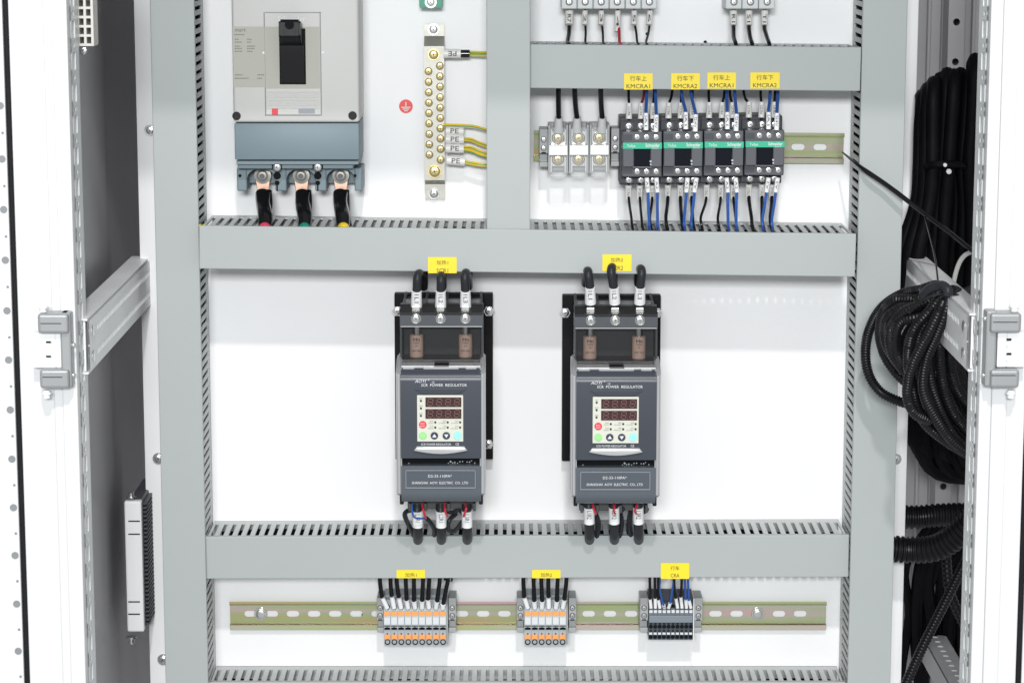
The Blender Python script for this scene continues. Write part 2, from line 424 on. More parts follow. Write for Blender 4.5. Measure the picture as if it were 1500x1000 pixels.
# pressed ribs and the punched upright on the rear wall (right bay)
bm = bmesh.new()
for px in (1352, 1372, 1386, 1416):
    r = rect(px - 2.5, 0, px + 2.5, 1000, -0.33); box(bm, r[0], r[1], -0.358, -0.345, Zb, Zt, 0.003)
obj('pressed_rib', bm, M['rear'], rear)
bm = bmesh.new()
x0, x1 = at(1391, 60, -0.3).x, at(1410, 60, -0.3).x
zz = Zb
while zz < Zt:
    holed(bm, x0, x1, zz, zz + .05, stadium((x0 + x1) / 2, zz + .025, .009, .0091), -0.305, -0.30); zz += .05
box(bm, x0 - .002, x0, -.36, -.30, Zb, Zt); box(bm, x1, x1 + .002, -.36, -.30, Zb, Zt)
obj('rear_upright', bm, M['rear'], rear)

# roof with its front beam, out of frame: it throws the shade on the upper board
z180 = at(750, 182, 0.10).z; ZR = z180 + (0.47 - 0.10) * math.tan(EL)
bm = bmesh.new(); box(bm, XWL - .01, XRR, -0.36, 0.43, ZR + .05, ZR + .053); box(bm, XWL - .01, XRR, 0.43, 0.47, ZR, ZR + .053)
tag(obj('roof_panel', bm, M['door']), kind='structure')

# front posts: a flange punched with long and short slots
def front_post(sgn, px_front):
    name = 'frame_post'
    X = at(px_front, 500, 0.46).x
    t = thing(name, ('left' if sgn < 0 else 'right') + ' white upright of the cabinet frame with a slotted grey inner flange', 'frame post', (X, -0.44, Zb - .1))
    bm = bmesh.new()
    z = Zb - .1
    th = .0015
    dA, dB = 0.418, 0.46
    # cells in (d,z); build as x,z plate then turn
    tb = bmesh.new()
    while z < Zt + .1:
        holed(tb, 0, dB - dA, z, z + .022, rrect(.0285, z + .011, .019, .0175), 0, th)
        holed(tb, 0, dB - dA, z + .022, z + .031, rrect(.030, z + .0265, .010, .0045), 0, th)
        z += .031
    for v in tb.verts:
        v.co = Vector((X - sgn * v.co.y, -(dA + v.co.x), v.co.z))
    merge(bm, tb)
    o = obj('slotted_flange', bm, M['post'], t)
    bm = bmesh.new()
    xo = X + sgn * 0.0017
    box(bm, min(xo, xo + sgn * .002), max(xo, xo + sgn * .002), dA, 0.458, Zb - .1, Zt + .1)
    a, b = sorted((X + sgn * .002, X + sgn * .030)); box(bm, a, b, 0.458, 0.4615, Zb - .1, Zt + .1, .001)
    obj('post_face', bm, M['door'], t)
    return t, X
postL, XPL = front_post(-1, 117)
postR, XPR = front_post(1, 1431)

# cross rails running back from the posts
def cross_rail(sgn, X, lab):
    d0, d1 = -0.02, 0.44
    zc0 = at(127 if sgn < 0 else 1427, 545 if sgn < 0 else 541, 0.44).z; zc1 = at(127 if sgn < 0 else 1427, 470 if sgn < 0 else 462, 0.44).z
    t = thing('cross_rail', lab, 'rail', (X, -.2, zc0))
    bm = bmesh.new(); tb = bmesh.new(); n = 50; w_ = (d1 - d0) / n; H = zc1 - zc0
    for i in range(n):
        a = i * w_
        if i >= n - 5:
            holed(tb, a, a + w_, 0, H, stadium(a + w_ / 2, H / 2, .0012, .0013, 2), 0, .0018); continue
        holed(tb, a, a + w_, 0, H * .5, stadium(a + w_ / 2, H * .27, .0052, .0078, 3), 0, .0018)
        holed(tb, a, a + w_, H * .5, H, stadium(a + w_ / 2, H * .74, .0052, .0078, 3), 0, .0018)
    for v in tb.verts: v.co = Vector((X + v.co.y * sgn, -(d0 + v.co.x), zc0 + v.co.z))
    merge(bm, tb); a, b = sorted((X, X + sgn * .022))
    box(bm, a, b, d0, d1, zc1, zc1 + .002); box(bm, a, b, d0, d1, zc0 - .002, zc0)
    obj('rail_web', bm, M['railgalv'], t)
    bm = bmesh.new(); a, b = sorted((X + sgn * .0022, X + sgn * .004)); box(bm, a, b, d0, d1, zc0 + .001, zc1 - .001); obj('added_white_backing', bm, M['whitepl'], t)  # added white strip, so the holes look as if light comes through
    for f in (.24, .74):
        bm = bmesh.new(); cyl(bm, (X, -(d1 - .02), zc0 + H * f), .0068, .003, axis=(-sgn, 0, 0), bev=.001)
        obj('bolt', bm, M['steel'], t, True)
    return t, zc0, zc1
cross_rail(-1, XPL + .0045, 'galvanised perforated cross rail running back from the left post')
_, rz0, rz1 = cross_rail(1, XPR - .0045, 'galvanised perforated cross rail behind the hanging conduit coil')

# doors, folded open at each side
def door(sgn):
    d = 0.47
    t = thing('cabinet_door', ('left' if sgn < 0 else 'right') + (' white cabinet door folded open with a black gasket and punched strip' if sgn < 0 else ' white cabinet door folded open beside the black conduits'), 'door', (sgn * .65, -d, Zb - .1))
    def X(px): return at(px, 500, d).x
    bm = bmesh.new()
    if sgn < 0:
        for a, b, dd in ((78, 91, .004), (91, 113, .0065), (28, 78, .002), (20, 28, -.004), (-60, 20, .004)):
            box(bm, X(a), X(b), d - .02, d + dd, Zb - .1, Zt + .1, .0012)
    else:
        for a, b, dd in ((1436, 1454, .004), (1454, 1476, .0065), (1476, 1504, .002), (1504, 1512, -.004), (1512, 1580, .004)):
            box(bm, X(a), X(b), d - .02, d + dd, Zb - .1, Zt + .1, .0012)
    obj('door_leaf', bm, M['door'], t)
    bm = bmesh.new(); a, b = (21, 28) if sgn < 0 else (1504.5, 1511.5)
    box(bm, X(a), X(b), d - .003, d + .003, Zb - .1, Zt + .1, .0015); obj('gasket', bm, M['rubber'], t)
    if sgn < 0:
        holes = [at(px, py, d + .0044) for px, py in ((1, 155), (3, 233), (3.7, 307), (6, 381), (9, 455), (12, 527), (15, 600), (18, 672), (21, 743), (24, 813), (27, 884), (30, 953))]
        xs = holes[6].x
        for i, h in enumerate(holes):
            bm = bmesh.new(); cyl(bm, (xs, h.y, h.z), .0036, .0003, seg=20); obj('round_hole', bm, M['holegrey'], t)
            bm = bmesh.new(); cyl(bm, (xs + .0015, h.y, h.z - .0265), .0013, .0003, seg=12); obj('small_hole', bm, M['holegrey'], t)
    return t
doorL = door(-1); doorR = door(1)
# hinges: part of each door
def hinge(parent, col_, blocks, plates, pins, slits, dots):
    d = .487
    bm = bmesh.new()
    prbox(bm, rect(*col_, d), .474, d + .006, .002)
    for b in blocks: prbox(bm, rect(*b, d), .474, d + .012, .003, 3)
    h = obj('hinge', bm, M['hinge'], parent)
    bm = bmesh.new()
    for p in plates: prbox(bm, rect(*p, d), .474, d + .003, .001)
    obj('hinge_leaf', bm, M['whitepl'], h)
    for p in pins:
        bm = bmesh.new(); c = at(p[0], p[1], d + .004); cyl(bm, c, .0035, .007 * p[2], axis=(0, 0, 1), seg=16, bev=.001); cyl(bm, c + Vector((0, 0, .004 * p[2])), .0048, .002, axis=(0, 0, 1), seg=16, bev=.0006)
        obj('hinge_pin', bm, M['whitepl'], h, True)
    bm = bmesh.new()
    for s in slits: prbox(bm, rect(*s, d + .013), d + .011, d + .0124)
    obj('slit', bm, M['hole'], h)
    for q in dots:
        bm = bmesh.new(); screw(bm, at(q[0], q[1], d - .0), .0022, .004, cross=False); obj('screw', bm, SCREW, h, True)
hinge(doorL, (90, 457, 106, 566), [(58, 457, 103, 486), (61, 538, 104, 566)], [(48, 487, 82, 538), (82, 487, 91, 538)], [(63, 457, 1), (68, 571, -1)], [(59, 473.5, 89, 474.5), (62, 552, 91, 553), (67, 500, 74, 502.5), (67, 521, 74, 523.5)], [(108, 505), (108, 549)])
hinge(doorR, (1442, 454, 1458, 565), [(1448, 456, 1493, 485), (1448, 538, 1490, 565)], [(1474, 486, 1502, 537), (1460, 486, 1474, 537)], [(1486, 456, 1), (1481, 571, -1)], [(1455, 471.5, 1491, 472.5), (1453, 549.5, 1488, 550.5), (1475, 496, 1482, 499), (1475, 517, 1482, 520)], [(1443, 466), (1440.5, 549)])

# wall vent top left and the filter unit low on the side wall
Xv = XWL
t = thing('wall_vent', 'beige gridded vent at the top of the grey side wall', 'vent', at(122, 30, .30))
bm = bmesh.new()
dv = .41
r = rect(113, -60, 134, 66, dv)
nx, nz = 2, 10
box(bm, r[0] - .004, r[1], dv - .03, dv - .028, r[2], r[3])
for i in range(3): 
    xx = r[0] + (r[1] - r[0]) * i / 2; box(bm, xx - .0012, xx + .0012, dv - .028, dv, r[2], r[3])
for j in range(10):
    z = r[2] + (r[3] - r[2]) * j / 9.3; box(bm, r[0] - .0011, r[1] + .0011, dv - .0275, dv - .0005, z - .0012, z + .0012)
obj('grid', bm, M['beigevent'], t)
bm = bmesh.new(); screw(bm, at(121, 74, dv - .02), .0045); obj('screw', bm, SCREW, t, True)
t = thing('filter_unit', 'white ribbed filter fan box fixed to the grey side wall', 'filter unit', at(197, 815, .06))
du = .065
bm = bmesh.new(); r = rect(184, 734, 209, 925, du); prbox(bm, r, du - .012, du, .002); obj('front_panel', bm, M['whitepl'], t)
bm = bmesh.new(); prbox(bm, (r[0] + .004, r[1], r[2] + .001, r[3] - .001), -.06, du - .0125, .002); obj('housing', bm, M['ctr'], t)
bm = bmesh.new()
for k in range(30):
    z = r[2] + .006 + k * (r[3] - r[2] - .012) / 29; box(bm, r[1] + .0002, r[1] + .004, -.055, du - .014, z - .0012, z + .0012)
o = obj('louvre', bm, M['ctr'], t); o['kind'] = 'stuff'
for y in (762, 781, 880, 898):
    bm = bmesh.new(); q = rect(188, y, 205, y + 1.6, du); prbox(bm, q, du - .001, du + .0006); obj('slit', bm, M['hole'], t)
for y in (729, 934):
    bm = bmesh.new(); cyl(bm, at(192, y, du - .01), .0035, .007, axis=(0, 0, 1 if y < 800 else -1), bev=.001); cyl(bm, at(192, y, du - .01), .006, .002, axis=(0, 0, 1)); obj('bolt', bm, M['steel'], t, True)

# ================================================================== WIRING DUCTS
def slotted(bm, a0, a1, D, pitch, slot, place, th=.0016, margin0=.16, margin1=.07):
    """wall from a0 to a1 along the duct, D deep; place(a, d, n) -> world"""
    tb = bmesh.new(); n = max(1, int((a1 - a0) / pitch)); p = (a1 - a0) / n
    lo, hi = D * margin0, D * (1 - margin1)
    for i in range(n):
        a = a0 + i * p
        holed(tb, a, a + p, 0, D, stadium(a + p / 2, (lo + hi) / 2, slot, hi - lo, 4), 0, th)
    for v in tb.verts: v.co = place(v.co.x, v.co.z, -v.co.y)
    merge(bm, tb)
def hduct(label, x0, x1, D, rf, rot, pitch, slot):
    """horizontal duct whose lid front is the px rectangle rf"""
    X0, X1, Z0, Z1 = rf
    t = thing('wiring_duct', label, 'wiring duct', ((X0 + X1) / 2, 0, (Z0 + Z1) / 2))
    e = .0022
    bm = bmesh.new(); slotted(bm, X0 + .002, X1 - .002, D - .004, pitch, slot, lambda a, d, n: Vector((a, -d - .001, Z1 - e - n)))
    obj('slotted_wall', bm, M['duct_in'], t)
    bm = bmesh.new(); slotted(bm, X0 + .002, X1 - .002, D - .004, pitch, slot, lambda a, d, n: Vector((a, -d - .001, Z0 + e + n)))
    obj('slotted_wall', bm, M['duct_in'], t)
    bm = bmesh.new(); box(bm, X0 + .002, X1 - .002, .0008, .0026, Z0 + e, Z1 - e); obj('base', bm, M['duct_in'], t)
    bm = bmesh.new(); box(bm, X0, X1, D - .002, D, Z0, Z1, .0009)
    box(bm, X0 + .0005, X1 - .0005, D - .0075, D - .0015, Z1 - .0017, Z1 - .0002); box(bm, X0 + .0005, X1 - .0005, D - .0075, D - .0015, Z0 + .0002, Z0 + .0017)
    obj('lid', bm, M['duct'], t)
    t.rotation_euler = (0, rot, 0)
    return t
def vduct(label, X0, X1, D, Z0, Z1, walls, pitch, slot):
    t = thing('wiring_duct', label, 'wiring duct', ((X0 + X1) / 2, 0, Z0))
    e = .0022
    for s in (-1, 1):
        bm = bmesh.new()
        if s < 0: slotted(bm, Z0 + .001, Z1 - .001, D - .004, pitch, slot, lambda a, d, n: Vector((X0 + e + n, -d - .001, a)))
        else: slotted(bm, Z0 + .001, Z1 - .001, D - .004, pitch, slot, lambda a, d, n: Vector((X1 - e - n, -d - .001, a)))
        obj('slotted_wall', bm, M['duct_in'], t)
    bm = bmesh.new(); box(bm, X0 + e, X1 - e, .0008, .0026, Z0 + .001, Z1 - .001); obj('base', bm, M['duct_in'], t)
    bm = bmesh.new(); box(bm, X0, X1, D - .002, D, Z0, Z1, .0009)
    box(bm, X0 + .0002, X0 + .0017, D - .0075, D - .0015, Z0, Z1); box(bm, X1 - .0017, X1 - .0002, D - .0075, D - .0015, Z0, Z1)
    obj('lid', bm, M['duct'], t)
    return t
PITCH = .0102; SLOT = .0045
DV = .10
XLa, XLb = at(231, 500, DV).x, at(294.5, 500, DV).x
XRa, XRb = at(1253, 500, DV).x, at(1317, 500, DV).x
Zvt = at(750, -200, DV).z; Zvb = at(750, 1100, DV).z
vduct('tall grey slotted wiring duct along the left edge of the plate', XLa, XLb, DV, Zvb, Zvt, 0, PITCH, SLOT)
vduct('tall grey slotted wiring duct along the right edge of the plate', XRa, XRb, DV, Zvb, Zvt, 0, PITCH, SLOT)
DM, DT, D3, D4 = .118, .098, .088, .072
g = .0006
def hr(y0, y1, d, xl=None, xr=None):
    s = rect(292, y0, 1254, y1, d)
    return ((xl if xl is not None else XLb + g), (xr if xr is not None else XRa - g), s[2], s[3])
DUCT_MID = hduct('grey slotted wiring duct crossing the full width above the two regulators', 0, 0, DM, hr(336.5, 398.5, DM, at(292.5, 370, DM).x, at(1253, 370, DM).x), -.0125, 0, 0) if False else None
def mk_h(label, y0, y1, d, rot, xl=None, xr=None):
    # the lid butts against the inner faces of the vertical ducts in the picture, so its ends run to the sight line of their lids
    X0 = at(xl, (y0 + y1) / 2, d).x if xl else XLb + g
    X1 = at(xr, (y0 + y1) / 2, d).x if xr else XRa - g
    Z0 = at(750, y1, d).z; Z1 = at(750, y0, d).z
    return hduct(label, X0, X1, d, (X0, X1, Z0, Z1), rot, PITCH, SLOT)
mk_h('grey slotted wiring duct spanning the plate directly above the two regulators', 336.6, 399.5, DM, .0125, 291.8, 1253.5)
mk_h('grey slotted wiring duct spanning the plate beneath the two regulators', 784.5, 846, D3, -.003, 300.5, 1243.3)
mk_h('grey slotted wiring duct along the bottom edge of the photo', 998.5, 1060, D4, 0, 305.5, 1238.5)
mk_h('short grey slotted wiring duct above the row of contactors', 67, 131.6, DT, .009, 775.6, 1261)
# short vertical duct in the middle: solid wall side
Dm = .112
X0, X1 = at(713, 300, Dm).x, at(776.5, 300, Dm).x
vduct('plain grey vertical wiring duct between the earth bar and the contactor rows', X0, X1, Dm, at(745, 336.5, Dm).z, Zvt, 0, PITCH, SLOT)

def duct_fill(label, a, b, horizontal, c, r_=.007, n=4, w_=.045, dmax=.075):
    bm = bmesh.new()
    for i in range(n):
        for j in range(4):
            o = (i - (n - 1) / 2) * w_ / n + random.uniform(-.002, .002); d = .016 + j * (dmax - .016) / 3.4
            pts = []
            for k in range(14):
                f = k / 13; q = a + (b - a) * f; e = o + random.uniform(-.003, .003)
                pts.append(Vector((q, -d + random.uniform(-.003, .003), c + e)) if horizontal else Vector((c + e, -d + random.uniform(-.003, .003), q)))
            sweep(bm, catmull(pts, 3), r_, 7)
    tag(obj('cable_run', bm, M['blackmat'], None, True), label, 'cables', kind='stuff')
cz = lambda y, d: at(750, y, d).z
duct_fill('black cables lying inside the duct above the regulators', XLb + .01, XRa - .01, True, cz(367, DM), r_=.0055, w_=.022)
duct_fill('black cables lying inside the duct above the contactors', at(785, 100, .05).x, XRa - .01, True, cz(99, DT), dmax=.06, r_=.0055, w_=.024)
duct_fill('added dark tubes darkening the slots of the duct below the regulators', XLb + .01, XRa - .01, True, cz(817, D3), n=3, dmax=.03, w_=.024, r_=.0055)  # added tubes, placed to darken the slots
duct_fill('added dark tubes darkening the slots of the bottom duct', XLb + .01, XRa - .01, True, cz(1032, D4), n=3, dmax=.03, w_=.024, r_=.0055)  # likewise added, to make the bottom slots darker
duct_fill('black cables lying inside the left vertical duct', Zvb, Zvt, False, (XLa + XLb) / 2, w_=.036, n=3)
duct_fill('black cables lying inside the right vertical duct', Zvb, Zvt, False, (XRa + XRb) / 2, w_=.036, n=3)

# ================================================================== LABEL STICKERS
def sticker(x0, y0, x1, y1, d, lines, label, sx=None):
    r = rect(x0, y0, x1, y1, d)
    t = thing('label_sticker', label, 'label', ((r[0] + r[1]) / 2, -d, r[2]), 'yellow labels stuck on the wiring ducts')
    bm = bmesh.new(); prbox(bm, r, d + .0003, d + .0008); obj('sticker', bm, M['label'], t)
    for s, cy, h, wd in lines:
        text(s, (x0 + x1) / 2, cy, h, d + .001, M['ink'], t, wpx=wd)
    return t
for i, (x0, x1, s, k, nm, sd) in enumerate(((914, 956, '行车上', 'KMCRA1', 'first', 107.6), (983, 1025, '行车下', 'KMCRA2', 'second', 107.4), (1036, 1078, '行车上', 'KMCRA1', 'third', 106.4), (1099, 1142, '行车下', 'KMCRA2', 'fourth', 106.2))):
    sticker(x0, sd, x1, sd + 23.8, DT, ((s, sd + 7.5, 7.5, 24), (k, sd + 19, 6.2, 34)), 'yellow label reading %s above the %s contactor from the left' % (k, nm))
sticker(627, 376.5, 669, 400, DM, (('加热1', 384.5, 6.5, 17), ('SCR1', 396.3, 6.2, 17)), 'yellow label reading SCR1 above the left regulator')
sticker(882.5, 372.5, 925, 397, DM, (('加热2', 380.5, 6.5, 18), ('SCR2', 392.5, 6.2, 18)), 'yellow label reading SCR2 above the right regulator')
sticker(581, 834, 622.5, 846, D3, (('加热1', 841.5, 6.5, 17),), 'yellow label above the orange terminal row with nine wires')
sticker(779.5, 834, 821, 846, D3, (('加热2', 841.5, 6.5, 17),), 'yellow label above the orange terminal row with six wires')
sticker(968, 824, 1009.5, 847, D3, (('行车', 831.5, 6.5, 13), ('CRA', 842.3, 5.8, 13)), 'yellow label reading CRA above the dark terminal block')

# ================================================================== DIN RAILS
def din_rail(x0, x1, y0, y1, rot, slots, label, screws=()):
    d = .010
    X0, X1, Z0, Z1 = rect(x0, y0, x1, y1, d)
    t = thing('din_rail', label, 'mounting rail', ((X0 + X1) / 2, 0, (Z0 + Z1) / 2), 'slotted zinc mounting rails')
    H = Z1 - Z0; lip = .0045
    bm = bmesh.new()
    w0, w1 = Z0 + .0065, Z1 - .0045
    pit = slots[1]; hw, hh = .0152, .0074
    zc = (Z0 + Z1) / 2 + .001
    ph = at(slots[0], (y0 + y1) / 2, .002).x
    while ph - pit / 2 > X0: ph -= pit
    a = X0 + .002
    xs = []
    c = ph
    while c - pit / 2 < X1:
        if c - pit / 2 >= X0 - .004 and c + pit / 2 <= X1 + .004: xs.append(c)
        c += pit
    cur = X0
    for i, c in enumerate(xs):
        l = X0 if i == 0 else c - pit / 2; r_ = X1 if i == len(xs) - 1 else c + pit / 2
        holed(bm, l, r_, w0, w1, stadium(c, zc, hw, hh, 6), .001, .0022)
    box(bm, X0, X1, .0010, .0080, w1 + .0002, w1 + .0014)
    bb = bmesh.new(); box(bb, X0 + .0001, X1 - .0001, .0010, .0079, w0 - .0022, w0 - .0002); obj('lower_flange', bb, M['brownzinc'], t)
    box(bm, X0, X1, .0068, .0080, w1 + .0002, Z1, .0004); box(bm, X0, X1, .0068, .0080, Z0, w0 - .0002, .0004)
    obj('rail_profile', bm, M['chromate'], t)
    for px in screws:
        bm = bmesh.new(); cpt = Vector((at(px, (y0 + y1) / 2, .003).x, -.0022, zc)); cyl(bm, cpt, .0078, .001, seg=24, bev=.0003); screw(bm, cpt + Vector((0, -.001, 0)), .0058, .0035, cross=False)
        obj('screw', bm, SCREW, t, True)
    t.rotation_euler = (0, rot, 0)
    return t
din_rail(336, 1211, 881.5, 923, 0, (1141, .0252), 'long yellow zinc slotted rail carrying the three lower terminal rows', (382, 1110))
din_rail(782, 1237, 193.5, 238.5, .009, (1169, .0254), 'short yellow zinc slotted rail carrying the four contactors')
for px in (479, 532, 691, 946):
    bm = bmesh.new(); cyl(bm, at(px, 900, .0005), .0021, .0006, seg=14); obj('hole', bm, M['hole'], plate)

# ================================================================== WIRES
def wire(pts, r, m, label, sleeve=None, group=None, cat='wire', name='wire', extra=None, seg=8, txt=None, smat='sleeve', taper=1.0):
    """pts: (px,py,d). sleeve: list of (pxpyd start, pxpyd end, radius m, text)"""
    P = catmull([at(*p) for p in pts], 5)
    t = thing(name, label, cat, P[0], group)
    bm = bmesh.new(); sweep(bm, P, r, seg); obj('core', bm, M[m], t, True)
    for s in (sleeve or []):
        a, b = at(*s[0]), at(*s[1]); rr = s[2]; rr2 = s[5] if len(s) > 5 else rr
        bm = bmesh.new(); n = 5
        # a slightly flattened tube
        pts2 = [a.lerp(b, k / n) for k in range(n + 1)]
        sweep(bm, pts2, [rr + (rr2 - rr) * k / n for k in range(n + 1)], 12)
        so = obj('marker_sleeve', bm, M[s[4] if len(s) > 4 and s[4] else smat], t, True)
        if s[3]:
            dx, dy = s[1][0] - s[0][0], s[1][1] - s[0][1]; L_ = math.hypot(dx, dy)
            ang = math.atan2(-(s[1][1] - s[0][1]), s[1][0] - s[0][0])
            if ang > PI / 2 + .1 : ang -= PI
            if ang < -PI / 2 - .1: ang += PI
            f = s[6] if len(s) > 6 else 1
            if f == -1: ang += PI
            mx, my = (s[0][0] + s[1][0]) / 2, (s[0][1] + s[1][1]) / 2
            hpx = rr * 2 / .0008 * .44
            text(s[3], mx, my, hpx, max(s[0][2], s[1][2]) + max(rr, rr2) + .0004, M['ink'], so, wpx=L_ * .55, rot=ang)
    return t

# ================================================================== MOULDED CASE BREAKER
def breaker():
    d = .088
    t = thing('circuit_breaker', 'large grey and blue moulded circuit breaker with black toggle handle', 'circuit breaker', at(433, 280, 0))
    bm = bmesh.new()
    r = rect(341, -90, 525, 179.5, d); r = (at(340.5, 100, d).x, at(526, 100, d).x, r[2], r[3])
    prbox(bm, r, .0, d, .0035, 3)
    obj('case', bm, M['mccb'], t, True)
    XA, XB = r[0], r[1]
    # blue lower cover
    bm = bmesh.new(); q = rect(342, 180.5, 524.5, 234.5, d); prbox(bm, (XA + .0008, XB - .0008, q[2], q[3] - .0003), .0, d - .001, .0015)
    obj('terminal_cover', bm, M['mccbblue'], t, True)
    bm = bmesh.new(); q = rect(343, 235.6, 524, 241, d - .006); prbox(bm, (XA + .002, XB - .002, q[2], q[3]), .0, d - .005, .0006)
    q = rect(350, 241.5, 400, 246.5, d - .012)
    for a, b in ((348, 398.5), (413, 458), (473, 517)):
        q = rect(a, 240.6, b, 247, d - .012); prbox(bm, q, .0, d - .011, .0006)
    obj('ledge', bm, M['mccbblue'], t)
    # terminal housing with three open arches
    dh = .060
    zt_, zb_ = at(430, 246.5, dh).z, at(430, 280, dh).z
    bm = bmesh.new()
    cs = [382.8, 441.5, 499.5]
    def xx(p): return at(p, 262, dh).x
    edges = [347, 363, 403.5, 421.5, 462.5, 478.5, 519, 530]
    def tower(a, b):
        box(bm, xx(a), xx(b), 0, dh, zb_, zt_, .0015)
    tower(347, 361.5); tower(403, 419.5); tower(461.5, 478); tower(519.5, 530)
    for c0, c1 in ((361.5, 403), (419.5, 461.5), (478, 519.5)):
        box(bm, xx(c0) - .0005, xx(c1) + .0005, 0, .028, zb_ + .006, zt_)             # recessed back wall
        n = 10; x0_, x1_ = xx(c0), xx(c1); cx = (x0_ + x1_) / 2; R_ = (x1_ - x0_) / 2
        for k in range(n):                                                              # arch crown
            a0 = PI * k / n; a1 = PI * (k + 1) / n
            zc = zt_ - R_ * .75
            p0 = (cx + R_ * math.cos(a0), zc + R_ * .72 * math.sin(a0)); p1 = (cx + R_ * math.cos(a1), zc + R_ * .72 * math.sin(a1))
            prism(bm, [p0, (p0[0], zt_ - .0002), (p1[0], zt_ - .0002), p1], .028, dh - .001)
    obj('terminal_housing', bm, M['mccbblue'], t)
    bm = bmesh.new()
    for px in (406, 465.5):
        cyl(bm, at(px, 257.5, dh + .0004), .0043, .0006, seg=16); cyl(bm, at(px, 268, dh + .0004), .0027, .0006, seg=14)
        q = rect(px - 1, 268, px + 1, 280, dh); prbox(bm, q, dh, dh + .0006)
    for px in (351.5, 520): cyl(bm, at(px, 257.5, dh + .0004), .0018, .0006, seg=12)
    for px in (406, 465.5): prbox(bm, rect(px - 7, 239.5, px + 7, 246.4, d - .02), .02, d - .013)
    o = obj('recess', bm, M['hole'], t); o['kind'] = 'stuff'
    for px in (406, 465.5):
        bm = bmesh.new(); c = at(px, 244.5, .0765); screw(bm, c, .0048, .0045, rot=.2); obj('screw', bm, SCREW, t, True)
    # lugs
    for px in (384.8, 441.3, 499.2):
        bm = bmesh.new(); c = at(px, 257, .040)
        lathe(bm, c, [(.0096, 0), (.0096, .0015), (.0076, .0018), (.0076, .003), (.0066, .0032), (.0068, .004), (.0040, .0042), (.0040, .0075), (0, .008)], seg=28)
        o = obj('washer', bm, M['nickel'], t, True)
        bm = bmesh.new(); cyl(bm, c + Vector((0, -.0075, 0)), .0032, .0012, seg=16); lathe(bm, c + Vector((0, -.0035, 0)), [(.0066, 0), (.0066, .0012), (.0045, .0012)], seg=24); obj('bolt', bm, M['slotdark'], o, True)
        bm = bmesh.new(); a = at(px - 11.5, 259, .038); b = at(px + 11.5, 259, .038); c2 = at(px - 9, 281, .044); d2 = at(px + 9, 281, .044)
        pts = [(a.x, a.z), (b.x, b.z), (d2.x, d2.z), (c2.x, c2.z)]
        prism(bm, [(a.x, a.z), (b.x, b.z), (d2.x, d2.z + .004), (d2.x, d2.z), (c2.x, c2.z), (c2.x, c2.z + .004)], .0355, .0395, bev=.0006)
        obj('copper_lug', bm, M['copper'], t)
    # cover screws
    for px, py in ((346.5, 170), (516.5, 169.5)):
        bm = bmesh.new(); lathe(bm, at(px, py, d), [(.0048, .0002), (.0048, .0009), (.0036, .0009), (.0034, .0003), (0, .0003)], seg=20); obj('cover_screw', bm, M['black'], t, True)
    # label band
    bm = bmesh.new(); prbox(bm, rect(341.5, 39.5, 388, 128, d), d + .0002, d + .0006); lb = obj('rating_label', bm, M['mccb2'], t)
    text('mart', 352, 44.5, 4.6, d + .001, M['greyink'], lb, 16, shear=.2)
    for a, b, y in ((342, 358, 51), (343, 350, 58), (361, 369, 58), (343, 354, 62), (361, 368, 62), (343, 352, 68), (361, 374, 68), (343, 355, 71.5), (361, 373, 71.5), (343, 355, 75.5), (361, 370, 75.5), (343, 356, 110), (376, 387, 110), (343, 365, 115), (376, 384, 115)):
        a_ = a + 1; bm2 = bmesh.new(); x = a_
        while x < b:
            w_ = random.uniform(1.2, 2.6); prbox(bm2, rect(x, y - .8, min(b, x + w_), y + .8, d), d + .0006, d + .0008); x += w_ + .7
        o = obj('fine_print', bm2, M['greyink'], lb); o['kind'] = 'stuff'
    # escutcheon
    bm = bmesh.new(); prbox(bm, rect(388.5, 19, 469.5, 168.5, d), d - .001, d + .0016, .0009); es = obj('escutcheon', bm, M['mccb'], t)
    bm = bmesh.new()
    prbox(bm, rect(388, 18.2, 470, 19.2, d), d, d + .0004); prbox(bm, rect(388, 168.8, 470, 169.6, d), d, d + .0004)
    prbox(bm, rect(387.4, 18.2, 388.3, 169.6, d), d, d + .0004); prbox(bm, rect(469.8, 18.2, 470.6, 169.6, d), d, d + .0004)
    obj('seam', bm, M['greyink'], t)
    bm = bmesh.new(); prbox(bm, rect(389.5, 39.5, 468.5, 130, d), d + .0014, d + .0020); obj('label_band', bm, M['mccb2'], es)
    bm = bmesh.new()
    for k in range(7): prbox(bm, rect(391, 133.5 + k * 3.9, 468, 135.6 + k * 3.9, d), d + .0014, d + .0028, .0004)
    obj('grip_ridge', bm, M['mccb'], es)
    bm = bmesh.new(); prbox(bm, rect(398.5, 158.5, 407.3, 168, d), d + .0014, d + .0023, .0003); o = obj('test_button', bm, M['redbtn'], es)
    bm = bmesh.new(); prbox(bm, rect(437.5, 159.7, 461.3, 166.3, d), d + .0014, d + .0023, .0002); o = obj('small_plate', bm, M['faintink'], es)
    bm = bmesh.new()
    for px, py in ((386, 77.5), (473, 77)): cyl(bm, at(px, py, d + .0002), .0013, .0008, seg=12)
    obj('pin_dot', bm, M['whitepl'], t)
    # toggle
    bm = bmesh.new(); prbox(bm, rect(409.5, 42, 448, 123.7, d), d + .0018, d + .0030, .0004); obj('handle_slot', bm, M['blackmat'], t)
    bm = bmesh.new()
    x0_, x1_ = rect(412, 66, 446.5, 121, d)[:2]; z0_, z1_ = rect(412, 66, 446.5, 121, d)[2:]
    prof = [(d + .003, z1_), (d + .003, z0_)]
    for k in range(9):
        f = k / 8; prof.append((d + .0045 + .009 * math.sin(PI * .5 * f) , z0_ + (z1_ - z0_) * f))
    side_prism(bm, prof, x0_, x1_); obj('slide_drum', bm, mat('gloss_black', (0.006, 0.006, 0.007), 0.16), t, True)
    bm = bmesh.new()
